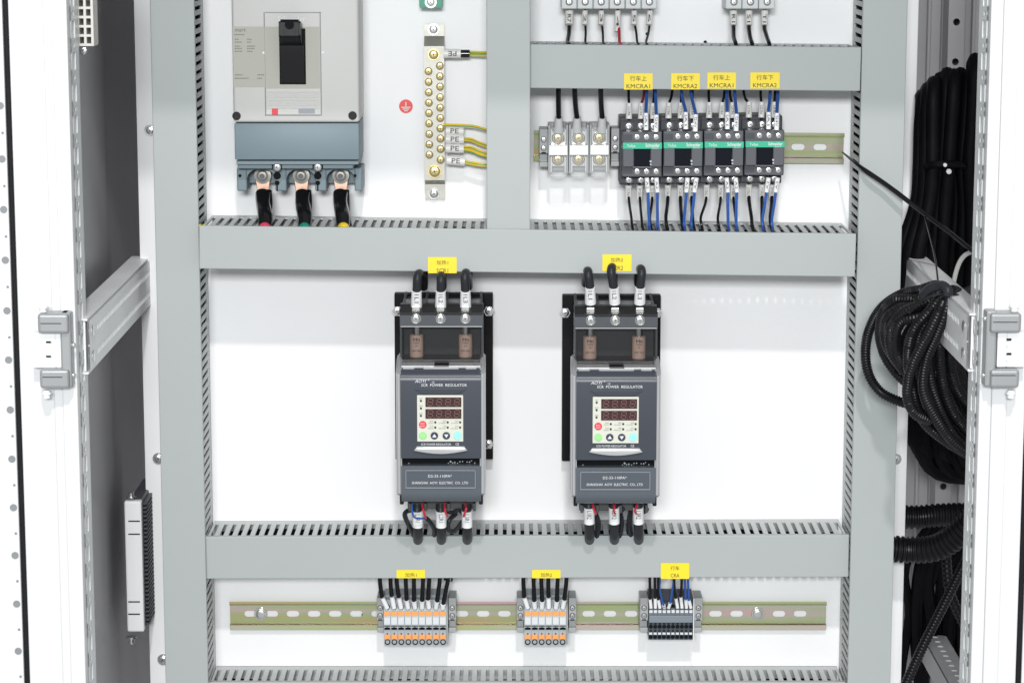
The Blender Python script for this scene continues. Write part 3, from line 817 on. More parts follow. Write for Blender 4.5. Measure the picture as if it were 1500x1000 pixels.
    dt_ = d + .030; r = rect(408, 29, 440, 66, dt_)
    prof = [(d + .003, r[2] - .008), (d + .012, r[2] - .002), (dt_ - .006, r[2] + .004), (dt_, r[2] + .010), (dt_, r[3] - .003), (dt_ - .003, r[3]), (d + .003, r[3] - .004)]
    side_prism(bm, prof, r[0], r[1]); bmesh.ops.bevel(bm, geom=[e for e in bm.edges if abs(e.verts[0].co.x - e.verts[1].co.x) < 1e-6], offset=.002, segments=2, affect='EDGES')
    h = obj('toggle', bm, M['black'], t, True)
    bm = bmesh.new(); cyl(bm, at(424, 36.5, dt_ + .0003), .0052, .0005, seg=20); obj('hole', bm, M['hole'], h)
    text('Schneider', 427, 28, 8, d + .0022, M['whiteink'], es, 40, bold=.01)
    return t
breaker()
WB = 'power cables below the circuit breaker'
for px0, px1, m, lab, x_off in ((386.5, 388, 'tapered', 'red', 0), (444.5, 446, 'tapegreen', 'green', 0), (500, 503, 'tapeyellow', 'yellow', 1)):
    t = thing('power_cable', 'thick black breaker cable marked with %s tape at its lower end' % lab, 'cable', at(px0, 330, .06), WB)
    P = catmull([at(px0 - 1.5, 262, .038), at(px0 - 1, 277, .044), at(px0 - 1.5, 296, .060), at(px0 + 2 - 4 * x_off * 0, 318, .086), at(px1, 333, .096)], 8)
    bm = bmesh.new(); n = len(P)
    rad = [.0078 + .0003 * math.sin(i * .45 + px0) + .0006 * math.sin(PI * i / n) for i in range(n)]
    sweep(bm, P[11:], rad[11:], 14); obj('heat_shrink', bm, M['shrink'], t, True)
    # second limb of the shrink, a fold beside it
    P2 = catmull([at(px0 + 6, 280, .042), at(px0 + 7.5, 300, .052), at(px0 + 5 + 4 * x_off, 322, .076), at(px1 + 5 + 5 * x_off, 338, .090)], 6)
    bm = bmesh.new(); sweep(bm, P2, .0046, 10); obj('shrink_fold', bm, M['shrink'], t, True)
    P3 = catmull([at(px1 - .5, 332, .096), at(px1 + 1, 337, .104), at(px1 + 2, 345, .106), at(px1 + 2, 356, .100)], 4)
    bm = bmesh.new(); sweep(bm, P3, .0066, 14); obj('tape', bm, M[m], t, True)

# ================================================================== EARTH BAR
t = thing('earth_bar', 'nickel plated earth bar with two columns of brass screws', 'earth bar', at(637, 292, 0))
bm = bmesh.new()
x0_, x1_ = rect(621.5, 70, 651, 262, .02)[:2]
zz = [at(637, y, dd).z for y, dd in ((36, .004), (53, .004), (68, .02), (264, .02), (270, .004), (292, .004))]
outer = [(.004, zz[0]), (.004, zz[1]), (.020, zz[2]), (.020, zz[3]), (.004, zz[4]), (.004, zz[5])]
prof = outer + [(dd - .003, z) for dd, z in outer[::-1]]
side_prism(bm, prof, x0_, x1_); obj('bar', bm, M['nickel'], t)
for px, py in ((635, 43.2), (635.8, 283.5)):
    bm = bmesh.new(); c = at(px, py, .0045); cyl(bm, c, .0068, .001, seg=24); screw(bm, c + Vector((0, -.001, 0)), .0048, .004); obj('fixing_screw', bm, SCREW, t, True)
for px, py, r_ in ((635.2, 80, .0066), (636.8, 251, .0078)):
    bm = bmesh.new(); c = at(px, py, .0205); cyl(bm, c, r_ * 1.0, .0012, seg=24); screw(bm, c + Vector((0, -.0012, 0)), r_ * .8, .004, rot=.3); obj('large_screw', bm, BSCREW, t, True)
for i, py in enumerate((104.4, 120, 135.4, 150.5, 165.6, 180.8, 196.3, 211.4, 226.5)):
    bm = bmesh.new(); c = at(627.7 + i * .15, py, .0205); screw(bm, c, .0045, .004, rot=random.random() * 3); obj('brass_screw', bm, BSCREW, t, True)
for i, py in enumerate((96.5, 112, 127, 142.6, 157.7, 172.9, 188, 203, 218.2, 234)):
    bm = bmesh.new(); c = at(644.4 + i * .12, py, .0205); screw(bm, c, .0045, .004, rot=random.random() * 3); obj('brass_screw', bm, BSCREW, t, True)
# sticker and green block
t = thing('earth_sticker', 'round red sticker with a white earth symbol beside the earth bar', 'sticker', at(594.6, 156, .0))
bm = bmesh.new(); cyl(bm, at(594.6, 156, .0003), .0079, .0004, seg=36); obj('disc', bm, M['sticker'], t)
bm = bmesh.new()
for r in ((593.9, 149.5, 595.3, 157.5), (588, 156.8, 601.2, 158.2), (590, 159.4, 599.2, 160.7), (592, 162, 597.2, 163.2)): prbox(bm, rect(*r, .001), .0007, .0011)
obj('symbol', bm, M['whiteink'], t)
t = thing('green_stand_off', 'small pale green insulating block at the top edge above the earth bar', 'insulator', at(631, 14, 0))
bm = bmesh.new(); prbox(bm, rect(614, -30, 648, 12.5, .03), .0, .03, .002); obj('block', bm, M['greenblock'], t, True)
bm = bmesh.new(); c = at(631, 3.6, .0302); cyl(bm, c, .0066, .001, seg=24); screw(bm, c + Vector((0, -.001, 0)), .0045, .003); obj('screw', bm, SCREW, t, True)
# earth wires
def earth_wires(pts, n, label, sl, txt, spread=2.6, up=False, stripe=True):
    t = thing('earth_wire', label, 'wire', at(*pts[0]), 'earth wires running from the bar into the duct')
    for k in range(n):
        off = (k - (n - 1) / 2) * spread
        P = catmull([at(p[0], p[1] + off * (.55 if i == 0 else 1), p[2] + .0008 * (k % 2)) for i, p in enumerate(pts)], 6)
        bm = bmesh.new(); sweep(bm, P, .00135, 8); obj('core', bm, M['yellowwire'], t, True)
        bm = bmesh.new(); sweep(bm, [p + Vector((0, -.0007, .0010 * (1 if k % 2 else -1))) for p in P], .0007, 6); obj('green_stripe', bm, M['greenwire'], t, True)
    a, b = at(*sl[0]), at(*sl[1])
    bm = bmesh.new(); sweep(bm, [a.lerp(b, k / 6) for k in range(7)], [sl[2] * (1 + .04 * math.sin(k * 2)) for k in range(7)], 14)
    s = obj('marker_sleeve', bm, M['sleeve'], t, True)
    o = text(txt, (sl[0][0] + sl[1][0]) / 2, (sl[0][1] + sl[1][1]) / 2, 7, sl[0][2] + sl[2] + .0005, M['ink'], s, 12, rot=PI if up else -.03)
    return t
earth_wires([(672, 78, .022), (690, 78.5, .022), (705, 79, .024), (716, 79, .026)], 2, 'thick earth wire leaving the top of the earth bar', ((650, 78.5, .024), (675, 79, .024), .0053), 'PE', 4.5, True)
bm = bmesh.new(); sweep(bm, [at(674, 79, .024), at(688, 79, .024)], .0047, 14); o = obj('black_heat_shrink', bm, M['shrink'], bpy.data.objects['earth_wire'], True)
earth_wires([(650, 183, .026), (675, 183.5, .030), (695, 185, .030), (716, 191, .030)], 1, 'uppermost lower earth wire arching over its marker sleeve', ((653, 191.5, .024), (679, 192.5, .024), .0053), 'PE')
earth_wires([(676, 193, .024), (690, 193, .026), (700, 190, .028), (716, 192, .028)], 2, 'pair of earth wires from the first lower marker sleeve', ((653.5, 192.1, .0236), (679, 192.6, .0236), .0050), '')if False else None
for k, (y, y1, n, lab) in enumerate(((204, 215, 2, 'earth wire pair bending down from the second lower sleeve'), (217.5, 228, 3, 'earth wire trio bending down from the third lower sleeve'))):
    earth_wires([(676, y, .024), (690, y + 1, .026), (702, y + 6, .028), (716, y1, .028)], n, lab, ((653, y - .5, .024), (679.5, y + .5, .024), .0053), 'PE')
earth_wires([(676, 236.5, .024), (690, 239, .026), (702, 241, .028), (716, 242, .028)], 2, 'lowest earth wire with a bright green section', ((654.5, 234.5, .024), (681, 236.8, .024), .0053), 'PE')

# ================================================================== TOP EDGE TERMINAL BLOCKS
def top_block(x0, x1, y1, n, label):
    d = .055
    t = thing('terminal_block', label, 'terminal block', at((x0 + x1) / 2, y1, 0), 'pale terminal blocks cut by the top edge')
    r = rect(x0, -60, x1, y1, d)
    w_ = (r[1] - r[0]) / n
    bm = bmesh.new()
    for i in range(n): box(bm, r[0] + w_ * i + .0002, r[0] + w_ * (i + 1) - .0002, 0, d, r[2], r[3], .0012)
    obj('body', bm, M['beige'], t)
    for i in range(n):
        px = x0 + (x1 - x0) * (i + .5) / n
        bm = bmesh.new(); c = at(px, 3.4, d + .0002); cyl(bm, c, .0041, .0005, seg=20, mi=1); screw(bm, c + Vector((0, -.0004, 0)), .0034, .0014); obj('screw', bm, SCREW, t, True)
    return t
top_block(822, 963, 13.5, 6, 'pale six way terminal block at the top edge left of centre')
top_block(1063, 1136, 13.5, 3, 'pale three way terminal block at the top edge on the right')
G = 'wires below the pale top terminal blocks'
for i, (a, b, sa, sb, m, rr, lab) in enumerate(((834, 832, 833, 69, 'cable', .0024, 'first'), (857, 858, 57, 40, 'cable', .0014, 'second'), (881, 884, 57, 40, 'cable', .0014, 'third'), (905, 908, 57, 40, 'red', .0017, 'fourth, red,'), (929, 934, 57, 40, 'cable', .0014, 'fifth'), (952, 947, 57, 40, 'cable', .0014, 'sixth'))):
    wr = .0048 if i == 0 else .0033
    wire([(a, 12, .030), (a, 30, .036), ((a + b) / 2 + .5, 48, .050), (b - .5, 62, .070), (b + 2, 67, .08), (b + 2, 80, .08)], rr, m, '%s wire from left under the six way top terminal block' % lab,
         [((a, 16.5, .036), (a - .5 + (i == 5) * -1, 37 + (i == 3) * 10, .044), wr, '%d' % (i + 1) if i else 'R7')], G)
for i, (a, b) in enumerate(((1074.5, 1076), (1097, 1100), (1120, 1125))):
    wire([(a, 14, .030), (a, 30, .036), (a, 42, .046), (b - 1, 56, .066), (b + 2, 65, .08), (b + 4, 80, .08)], .0024, 'cable', '%s wire from left under the three way top terminal block' % ORD[i],
         [((a, 16.5, .036), (a, 37.5, .044), .0043, 'RST'[i] + '1', 'sleeve', .0034)], G)

# ================================================================== POWER TERMINALS (clear covers)
def end_stop(x0, x1, y0, y1, d, label, name='end_stop', flip=False):
    """rail clamp with two screws"""
    r = rect(x0, y0, x1, y1, d)
    t = thing(name, label, 'end clamp', ((r[0] + r[1]) / 2, 0, r[2]), 'grey end clamps on the mounting rails')
    bm = bmesh.new()
    H = r[3] - r[2]
    box(bm, r[0], r[1], .004, d, r[2] + H * .36, r[3], .0009)
    box(bm, r[0] + .0004, r[1] - .0004, .004, d - .010, r[2] + H * .12, r[2] + H * .36 + .0004, .0009)
    box(bm, r[0], r[1], .004, d - .004, r[2], r[2] + H * .13, .0009)
    obj('body', bm, M['stop'], t)
    for f in (.72, .50):
        bm = bmesh.new(); c = Vector(((r[0] + r[1]) / 2, -d, r[2] + H * f)); cyl(bm, c, .0034, .0004, seg=18, mi=1); screw(bm, c + Vector((0, -.0003, 0)), .0026, .0012, rot=f * 9); obj('screw', bm, SCREW, t, True)
    bm = bmesh.new(); xm = (r[0] + r[1]) / 2; box(bm, xm - .0026, xm + .0026, d, d + .0004, r[2] + H * .37, r[2] + H * .40); obj('notch', bm, M['hole'], t)
    return t
end_stop(790, 802.8, 189, 245.5, .040, 'grey end clamp left of the three clear covered terminals')
end_stop(895, 907.5, 188, 244.5, .040, 'grey end clamp between clear covered terminals and first contactor')
def power_terminal():
    d = .050
    x0, x1 = 802.8, 832.6
    r = rect(x0, 183.5, x1, 257.5, d); H = r[3] - r[2]; W = r[1] - r[0]
    t = thing('power_terminal', 'x', 'terminal', ((r[0] + r[1]) / 2, 0, r[2]), 'clear covered power terminals')
    bm = bmesh.new(); box(bm, r[0] + .0003, r[1] - .0003, .004, .022, r[2] + .003, r[3])
    box(bm, r[0] + .0001, r[0] + .0028, .022, d - .004, r[2] + .002, r[3], .0005); box(bm, r[1] - .0028, r[1] - .0001, .022, d - .004, r[2] + .002, r[3], .0005)
    obj('body', bm, M['stop'], t)
    z0, z1 = r[2] + H * .405, r[2] + H * .60
    bm = bmesh.new(); box(bm, r[0] + .001, r[1] - .001, .02, d + .0008, z0, z1, .0006); o = obj('white_bridge', bm, M['whitepl'], t)
    for k, f in enumerate((.72, .30)):
        zc = r[2] + H * f; xc = (r[0] + r[1]) / 2
        bm = bmesh.new(); box(bm, xc - .0085, xc + .0085, .022, .034, zc - .0085, zc + .0085, .0008); o = obj('contact_plate', bm, M['steel'], t)
        bm = bmesh.new(); c = Vector((xc, -.034, zc)); lathe(bm, c, [(.0072, 0), (.0072, .0015), (.006, .002)], seg=24); screw(bm, c + Vector((0, -.0015, 0)), .0052, .003, rot=.6 + k); obj('brass_screw', bm, BSCREW, t, True)
    bm = bmesh.new(); box(bm, r[0] + .0022, r[1] - .0022, d - .003, d - .0015, z1 + .0004, r[3] - .003, .0004); box(bm, r[0] + .0022, r[1] - .0022, d - .003, d - .0015, r[2] - .001, z0 - .0004, .0004)
    box(bm, r[0] + .004, r[1] - .004, .03, d - .003, r[2] - .003, r[2] - .0018, .0004)
    obj('clear_cover', bm, M['clear'], t)
    bm = bmesh.new(); box(bm, r[0] + .003, r[0] + .0042, d - .0014, d - .0004, z1 + .002, r[3] - .005); box(bm, r[1] - .0042, r[1] - .003, d - .0014, d - .0004, z1 + .002, r[3] - .005)
    box(bm, r[0] + .003, r[0] + .0042, d - .0014, d - .0004, r[2] + .004, z0 - .002); box(bm, r[1] - .0042, r[1] - .003, d - .0014, d - .0004, r[2] + .004, z0 - .002)
    obj('cover_edge', bm, M['sleevegrey'], t)
    return t, W
pt, Wp = power_terminal()
step = (at(863.4, 220, .05).x - at(802.8, 220, .05).x) / 2
pt['label'] = 'left clear covered power terminal with a white centre bridge'
for k in (1, 2):
    c = copy_tree(pt, (step * k, 0, .0002 * k)); c['label'] = ('middle' if k == 1 else 'right') + ' clear covered power terminal with a white centre bridge'
for i, (a, b) in enumerate(((818, 818.5), (842, 845.5), (880, 882.3))):
    wire([(a, 125, .055), (a, 138, .055), (a + (b - a) * .4, 158, .052), (b, 176, .048), (b, 184, .044)], .0029, 'cable', '%s thick black cable entering the clear covered terminals from above' % ORD[i],
         [((b, 172, .048), (b - .5, 188, .042), .0044, '', 'sleevegrey', .0058), ((b - .5, 185, .042), (b - .5, 193, .040), .0058, '', 'sleevegrey', .0062)], 'thick black cables into the clear covered terminals')

# ================================================================== CONTACTORS
def contactor():
    t = thing('contactor', 'x', 'contactor', at(938, 272, 0), 'contactors on the upper rail')
    X = lambda p, d: at(p, 225, d).x
    Z = lambda p, d: at(938, p, d).z
    dr, dm, df = .052, .078, .086
    bm = bmesh.new(); box(bm, X(907.5, dr), X(967.8, dr), .006, dr, Z(271, dr), Z(171.5, dr), .0016)
    box(bm, X(908.5, dr), X(966.5, dr), dr - .002, dr + .0015, Z(191.5, dr), Z(177.5, dr), .0006); box(bm, X(908.5, dr), X(966.5, dr), dr - .002, dr + .0015, Z(268.5, dr), Z(259.5, dr), .0006)
    for px in (930.5, 948.5): box(bm, X(px, dr) - .0009, X(px, dr) + .0009, dr, dr + .003, Z(191, dr), Z(172, dr)); box(bm, X(px, dr) - .0009, X(px, dr) + .0009, dr, dr + .003, Z(270, dr), Z(259, dr))
    obj('rear_body', bm, M['ctr'], t)
    bm = bmesh.new(); box(bm, X(911.7, dm), X(969.5, dm), dr, dm, Z(259.3, dm), Z(193, dm), .0014); 
    # step line below the screws
    obj('front_body', bm, M['ctr2'], t)
    bm = bmesh.new()
    x0, x1 = X(912.6, df), X(969.3, df)
    xa, xb = X(928.5, df), X(953, df)
    zt_, zb_, zw = Z(209.5, df), Z(244.8, df), Z(217.0, df)
    box(bm, x0, xa, dm, df, zb_, zt_, .0010); box(bm, xb, x1, dm, df, zb_, zt_, .0010); box(bm, xa - .0003, xb + .0003, dm, df - .0003, zw, zt_ - .0002)
    box(bm, xa + .0002, xb - .0002, dm, dm + .0015, zb_, zw)
    box(bm, xa - .0012, xb + .0014, dm, df + .0004, zb_ - .0015, zb_ + .0006, .0004)
    obj('faceplate', bm, M['ctr2'], t)
    bm = bmesh.new(); box(bm, xa + .0006, xb - .0006, dm, df - .0022, zb_ + .0004, zw - .0003, .0006); wn = obj('indicator_window', bm, M['ctrdark'], t)
    bm = bmesh.new(); cyl(bm, at(953, 236.5, df), .0012, .0006, seg=12); cyl(bm, at(953.2, 241, df), .0010, .0006, seg=12); cyl(bm, at(919, 243, df), .0001, .0001, seg=6); obj('pin_dot', bm, M['term'], t)
    bm = bmesh.new(); zt2 = Z(218.3, df); box(bm, x0 - .0003, x1 + .0003, df - .0016, df + .0006, zt2, zt_ + .0002, .0004); gb = obj('green_band', bm, M['green'], t)
    text('TeSys', 924.5, 214.4, 5.0, df + .0008, M['whiteink'], gb, 12)
    text('Schneider', 956, 213.0, 5.0, df + .0008, M['whiteink'], gb, 20.5, bold=.012)
    text('Electric', 960, 217.2, 1.8, df + .0008, M['whiteink'], gb, 9)
    for x in (913.6, 917.5): pass
    for ya, yb in ((197, 205.5), (246.5, 255)):
        bm = bmesh.new(); prbox(bm, rect(913, ya, 926, yb, dm), dm, dm + .0003); obj('marking_field', bm, M['ctr'], t)
    for px in (933.3, 947.2, 961.2):
        for py in (201, 251.5):
            bm = bmesh.new(); c = at(px, py, dm + .0001); cyl(bm, c, .0041, .0004, seg=18, mi=1); screw(bm, c + Vector((0, -.0002, 0)), .0033, .0016, rot=random.random() * 3); obj('coil_screw', bm, SCREW, t, True)
    for px in (921.3, 939, 957.2):
        for py in (184.8, 263.8):
            bm = bmesh.new(); c = at(px, py, dr + .0016); cyl(bm, c, .0045, .0004, seg=18, mi=1); screw(bm, c + Vector((0, -.0002, 0)), .0036, .0016, rot=random.random() * 3); obj('main_screw', bm, SCREW, t, True)
    return t
ct0 = contactor()
cpitch = (at(1089.6, 225, .086).x - at(910, 225, .086).x) / 3
wl = ['leftmost', 'second from left', 'third from left', 'rightmost']
cts = [ct0]
for k in range(1, 4): cts.append(copy_tree(ct0, (cpitch * k, 0, .00056 * k)))
for k, c in enumerate(cts): c['label'] = '%s dark grey contactor with a green band on the upper rail' % wl[k]

DRC = .052
CN = ['leftmost', 'second', 'third', 'rightmost']
GU, GL = 'wires above the contactors', 'wires below the contactors'
def cw(k, z): return 900 + z / 3.846      # zoomed sketch column to reference column
upper = [  # contactor, column positions of three rear sleeves, tops of wires
    (0, [(82, 80, 'L1CRA', 'cable'), (150, 168, 'L2CRA', 'darkred'), (217, 224, 'L3CRA', 'cable')], [(178, 182, 330), (236, 231, 340)]),
    (1, [(305, 325, 'L1CRA', 'cable'), (373, 378, 'L2CRA', 'cable'), (440, 440, 'L3CRA', 'cable')], [(402, 378, 325), (458, 430, 338)]),
    (2, [(533, 531, 'L1CRA', 'cable'), (605, 620, 'L2CRA', 'cable'), (665, 650, 'L3CRA', 'cable')], [(636, 632, 325), (688, 678, 335)]),
    (3, [(757, 728, 'L1CRA', 'cable'), (828, 824, 'L2CRA', 'cable'), (900, 905, 'L3CRA', 'cable')], [(868, 878, 325), (916, 922, 330)])]
for k, rear3, front2 in upper:
    for j, (zx, zt, tx, m) in enumerate(rear3):
        x = cw(k, zx); xt = cw(k, zt); dy = -k * .6
        wire([(xt, 125, .046), (xt, 134, .046), ((x + xt) / 2 + (xt - x) * .2, 144, .050), (x + .3, 155, .054), (x, 176, .056)], .0015, m, '%s rear %s wire with grey sleeve above the %s contactor' % (ORD[j], 'dark red' if m == 'darkred' else 'black', CN[k]),
             [((x + .3, 151.5 + dy, .054), (x, 174.5 + dy, .057), .0029, tx, 'sleeve', .0037)], GU)
    for j, (zx, zt, zy) in enumerate(front2):
        x = cw(k, zx); xt = cw(k, zt); ys = 80 + zy / 3.846
        wire([(xt, 125, .060), (xt, 133, .062), (xt + (x - xt) * .35, 148, .070), (x - (x - xt) * .05, ys - 3, .080), (x, ys + 6, .084)], .0018, 'blue', '%s front blue coil wire with white sleeve above the %s contactor' % (ORD[j], CN[k]),
             [((x, ys, .082), (x + (-.6 if j else .0), ys + 25 - dy * 0, .084), .0028, 'A1' if not j else '24V', 'whitepl')], GU)
lower = [
    (0, [(80, 95, 'UCRA1'), (143, 152, 'WCRA1'), (214, 200, 'VCRA1')], [(186, 195), (240, 243)]),
    (1, [(302, 290, 'UCRA1'), (372, 378, 'VCRA1'), (436, 440, 'WCRA1')], [(408, 393), (456, 434)]),
    (2, [(520, 487, 'UCRA2'), (600, 583, 'WCRA2'), (670, 683, 'VCRA2')], [(636, 640), (687, 686)]),
    (3, [(757, 772, 'UCRA2'), (832, 832, 'VCRA2'), (888, 878, 'WCRA2')], [(862, 834), (914, 888)])]
for k, rear3, front2 in lower:
    for j, (zx, zt, tx) in enumerate(rear3):
        x = cw(k, zx); xt = cw(k, zt); rr = .0021 if k in (1, 3) else .0016
        wire([(x, 268, .054), (x - .2, 282, .054), (x + (xt - x) * .2, 297, .062), (xt, 318, .088), (xt + 1, 329, .098), (xt + 3, 338, .092)], rr, 'cable', '%s rear black wire with sleeve %s under the %s contactor' % (ORD[j], tx, CN[k]),
             [((x, 271.5 - k * .5, .056), (x - .4, 292 - k * .5, .054), .0037, tx, 'sleeve', .0029)], GL)
    for j, (zx, zt) in enumerate(front2):
        x = cw(k, zx); xt = cw(k, zt); tilt = 3.5 if (k == 3 or (k == 1 and j)) else (2 if k == 1 else -2)
        wire([(x + tilt * .5, 262, .082), (x - tilt * .3, 281, .080), (x + (xt - x) * .5, 298, .082), (xt, 320, .094), (xt, 329, .100), (xt + 1.5, 338, .094)], .0017, 'blue', '%s front blue coil wire with white sleeve under the %s contactor' % (ORD[j], CN[k]),
             [((x + tilt * .5, 260.5, .082), (x - tilt * .4, 281.5, .081), .0026, 'A2', 'whitepl')], GL)

# ================================================================== POWER REGULATORS
def regulator():
    t = thing('power_regulator', 'x', 'power regulator', at(646, 745, 0), 'slate blue power regulators')
    dB = .165
    # rear bracket with heatsink
    bm = bmesh.new(); prbox(bm, rect(578.5, 430.5, 722, 672.5, .018), .002, .018, .0008); 
    obj('mounting_bracket', bm, M['heat'], t)
    for px, py in ((581.8, 455.5), (716, 455.5), (715.5, 650)):
        bm = bmesh.new(); c = at(px, py, .0184); lathe(bm, c, [(.0062, 0), (.0062, .0012)], seg=6); cyl(bm, c, .0062, .0014, seg=6); screw(bm, c + Vector((0, -.0014, 0)), .0044, .003); obj('screw', bm, SCREW, t, True)
    XA, XB = at(587, 600, dB).x, at(704.5, 600, dB).x     # front face width
    sa, sb = at(580.5, 600, dB - .01).x, at(711, 600, dB - .01).x
    Zf = lambda py, d=dB: at(646, py, d).z
    # heat sink core
    bm = bmesh.new()
    ztop = Zf(446, .12); zbot = Zf(724, dB - .01)
    box(bm, sa + .004, sb - .004, .018, dB - .045, zbot + .004, Zf(536, dB - .05), .001)
    nf = 12
    for k in range(nf):
        z = zbot + .01 + k * (Zf(540, dB) - zbot - .02) / (nf - 1)
        box(bm, sa + .002, sb - .002, .022, dB - .06, z - .0022, z + .0022)
    obj('heatsink', bm, M['heat'], t)
    # silver side cheeks
    for s in (-1, 1):
        X0 = sa if s < 0 else sb - .0062; X1 = sa + .0062 if s < 0 else sb
        zt_ = Zf(533, dB - .01)
        prof = [(dB - .060, zbot), (dB - .006, zbot), (dB - .002, zbot + .003), (dB - .002, Zf(548, dB)), (dB - .012, Zf(538, dB - .01)), (dB - .030, zt_ + .004), (dB - .060, zt_ + .004)]
        bm = bmesh.new(); side_prism(bm, prof, X0, X1)
        bmesh.ops.bevel(bm, geom=[e for e in bm.edges if abs(e.verts[0].co.x - e.verts[1].co.x) < 1e-6 and abs(e.verts[0].co.y - e.verts[1].co.y) + abs(e.verts[0].co.z - e.verts[1].co.z) > .02], offset=.0018, segments=3, affect='EDGES')
        obj('side_cheek', bm, M['silver'], t, True)
        bm = bmesh.new(); a, b = (sa + .003, sa + .0075) if s < 0 else (sb - .0075, sb - .003)
        box(bm, a, b, dB - .06, dB - .012, zbot - .012, zbot + .002, .001); obj('corner_foot', bm, M['black'], t)
    # slate front door: curved at its upper end
    z0, z1 = Zf(671), Zf(542.5)
    prof = [(dB - .05, z0), (dB, z0), (dB, z1 - .012)]
    for k in range(1, 7): 
        a = PI / 2 * k / 6; prof.append((dB - .012 * (1 - math.cos(a)), z1 - .012 + .012 * math.sin(a)))
    prof.append((dB - .05, z1))
    bm = bmesh.new(); side_prism(bm, prof, XA, XB); obj('front_door', bm, M['scrface'], t, True)
    bm = bmesh.new(); box(bm, XA, XB, dB - .05, dB - .010, z1 + .0003, Zf(535.5, dB - .01), .001)
    obj('top_ledge', bm, M['silver'], t)
    bm = bmesh.new()
    for a, b in ((590, 607), (620, 672), (682, 698)): 
        q = rect(a, 537.5, b, 541, dB - .008); prbox(bm, q, dB - .012, dB - .0085, .0004)
    obj('ledge_tab', bm, M['silver'], t)
    # shallow brow over the panel
    bm = bmesh.new(); q = rect(607, 568.5, 684, 577, dB); prism(bm, [(q[0], q[3] - .001), (q[0] + .006, q[3]), (q[1] - .006, q[3]), (q[1], q[3] - .001), (q[1] - .009, q[2]), (q[0] + .009, q[2])], dB - .001, dB + .0012, bev=.0006); obj('brow', bm, M['scrface'], t)
    # control panel
    bm = bmesh.new(); prbox(bm, rect(611, 578.3, 678.6, 646.2, dB), dB - .001, dB + .0016, .0006); pn = obj('control_panel', bm, M['panel'], t)
    dp = dB + .0018
    for (y0, y1) in ((581.8, 595.8), (598.8, 612.8)):
        bm = bmesh.new(); prbox(bm, rect(623.2, y0, 675.8, y1, dp), dp - .0005, dp + .0006); o = obj('digit_display', bm, M['display'], pn)
        bm = bmesh.new()
        for k in range(4):
            cx = 630.3 + k * 13.0; cy = (y0 + y1) / 2; sl = .5
            def seg_(ax, ay, bx, by):
                if abs(ay - by) < .1: prbox(bm, rect(ax + .8, ay - .55, bx - .8, ay + .55, dp + .0008), dp + .0006, dp + .0009)
                else: prbox(bm, rect(ax - .55, ay + .8, ax + .55, by - .8, dp + .0008), dp + .0006, dp + .0009)
            for yy, sx in ((cy - 5, .6), (cy, 0), (cy + 5, -.6)): seg_(cx - 3.4 + sx, yy, cx + 3.4 + sx, yy)
            for sx in (-3.5, 3.5): seg_(cx + sx + .35, cy - 5, cx + sx + .35, cy); seg_(cx + sx - .35, cy, cx + sx - .35, cy + 5)
            prbox(bm, rect(cx + 5.0, cy + 4.6, cx + 6, cy + 5.6, dp + .0008), dp + .0006, dp + .0009)
        obj('digit_segments', bm, M['segm'], pn)
    for px, py, rr, m in ((619.3, 621.6, .0042, 'redbtn'), (619.5, 637.8, .0042, 'greenbtn'), (636.3, 637.8, .0042, 'navybtn'), (653.8, 637.8, .0042, 'navybtn'), (670.4, 637.6, .0047, 'cyanbtn')):
        bm = bmesh.new(); cyl(bm, at(px, py, dp), rr, .0009, seg=28, bev=.0003); b_ = obj('button', bm, M[m], pn, True)
    for px, s in ((636.3, 1), (653.8, -1)):
        bm = bmesh.new(); c = at(px, 637.8, dp); w_ = .0024; prism(bm, [(c.x - w_, c.z - s * .0016), (c.x + w_, c.z - s * .0016), (c.x, c.z + s * .0022)][::s], dp + .0009, dp + .0012); obj('arrow', bm, M['whiteink'], pn)
    text('ESC', 619.3, 620.2, 2.4, dp + .0011, M['whiteink'], pn, 6); text('RESET', 619.3, 623.8, 1.8, dp + .0011, M['whiteink'], pn, 7)
    text('RUN', 619.5, 637.8, 2.8, dp + .0011, M['panel'], pn, 6)
    bm = bmesh.new()
    for px, py in ((616.6, 586.8), (616.6, 597.8), (616.6, 608.6), (637.6, 618.2), (655.8, 618.2), (674, 618.2), (637.6, 625.8), (655.8, 625.8), (674, 625.8)):
        cyl(bm, at(px, py, dp), .00125, .0005, seg=12)
    obj('indicator_lamp', bm, M['ink'], pn)
    for s, px, py, w_ in (('OUT', 616.6, 583.4, 5), ('RUN', 616.6, 594.3, 5), ('ALM', 616.6, 605.4, 5), ('AUTO', 631, 619.5, 7), ('MAN', 631, 627.2, 7), ('CV MODE', 647.5, 619.5, 10), ('PWR MOD', 647.5, 627.2, 10), ('CC MODE', 665.5, 619.5, 10), ('LOC MODE', 665.5, 627.2, 10),
                          ('自动', 632, 616.6, 5), ('手动', 632, 624.2, 5), ('恒压', 651, 616.6, 5), ('功率', 651, 624.2, 5), ('恒流', 669, 616.6, 5), ('本地', 669, 624.2, 5)):
        text(s, px, py, 2.0, dp + .0002, M['greyink'], pn, w_)
    text('SCR POWER REGULATOR', 638.8, 650.4, 3.1, dB + .0004, M['whiteink'], t, 44); text('CE', 669.8, 650.2, 3.6, dB + .0004, M['whiteink'], t, 5)
    text('AOYI', 616, 558, 4.8, dB + .0004, M['whiteink'], t, 17, shear=.35); text('®', 628, 556, 2.6, dB + .0004, M['whiteink'], t); text('CE', 634.5, 559.5, 2.6, dB + .0004, M['whiteink'], t, 4)
    text('SCR  POWER  REGULATOR', 650.5, 563.8, 4.2, dB + .0004, M['whiteink'], t, 67)
    # handle
    q = rect(606, 653.2, 685, 664, dB); pts = [(q[0] + .0035, q[3]), (q[1] - .0035, q[3]), (q[1], q[3] - .0045)]
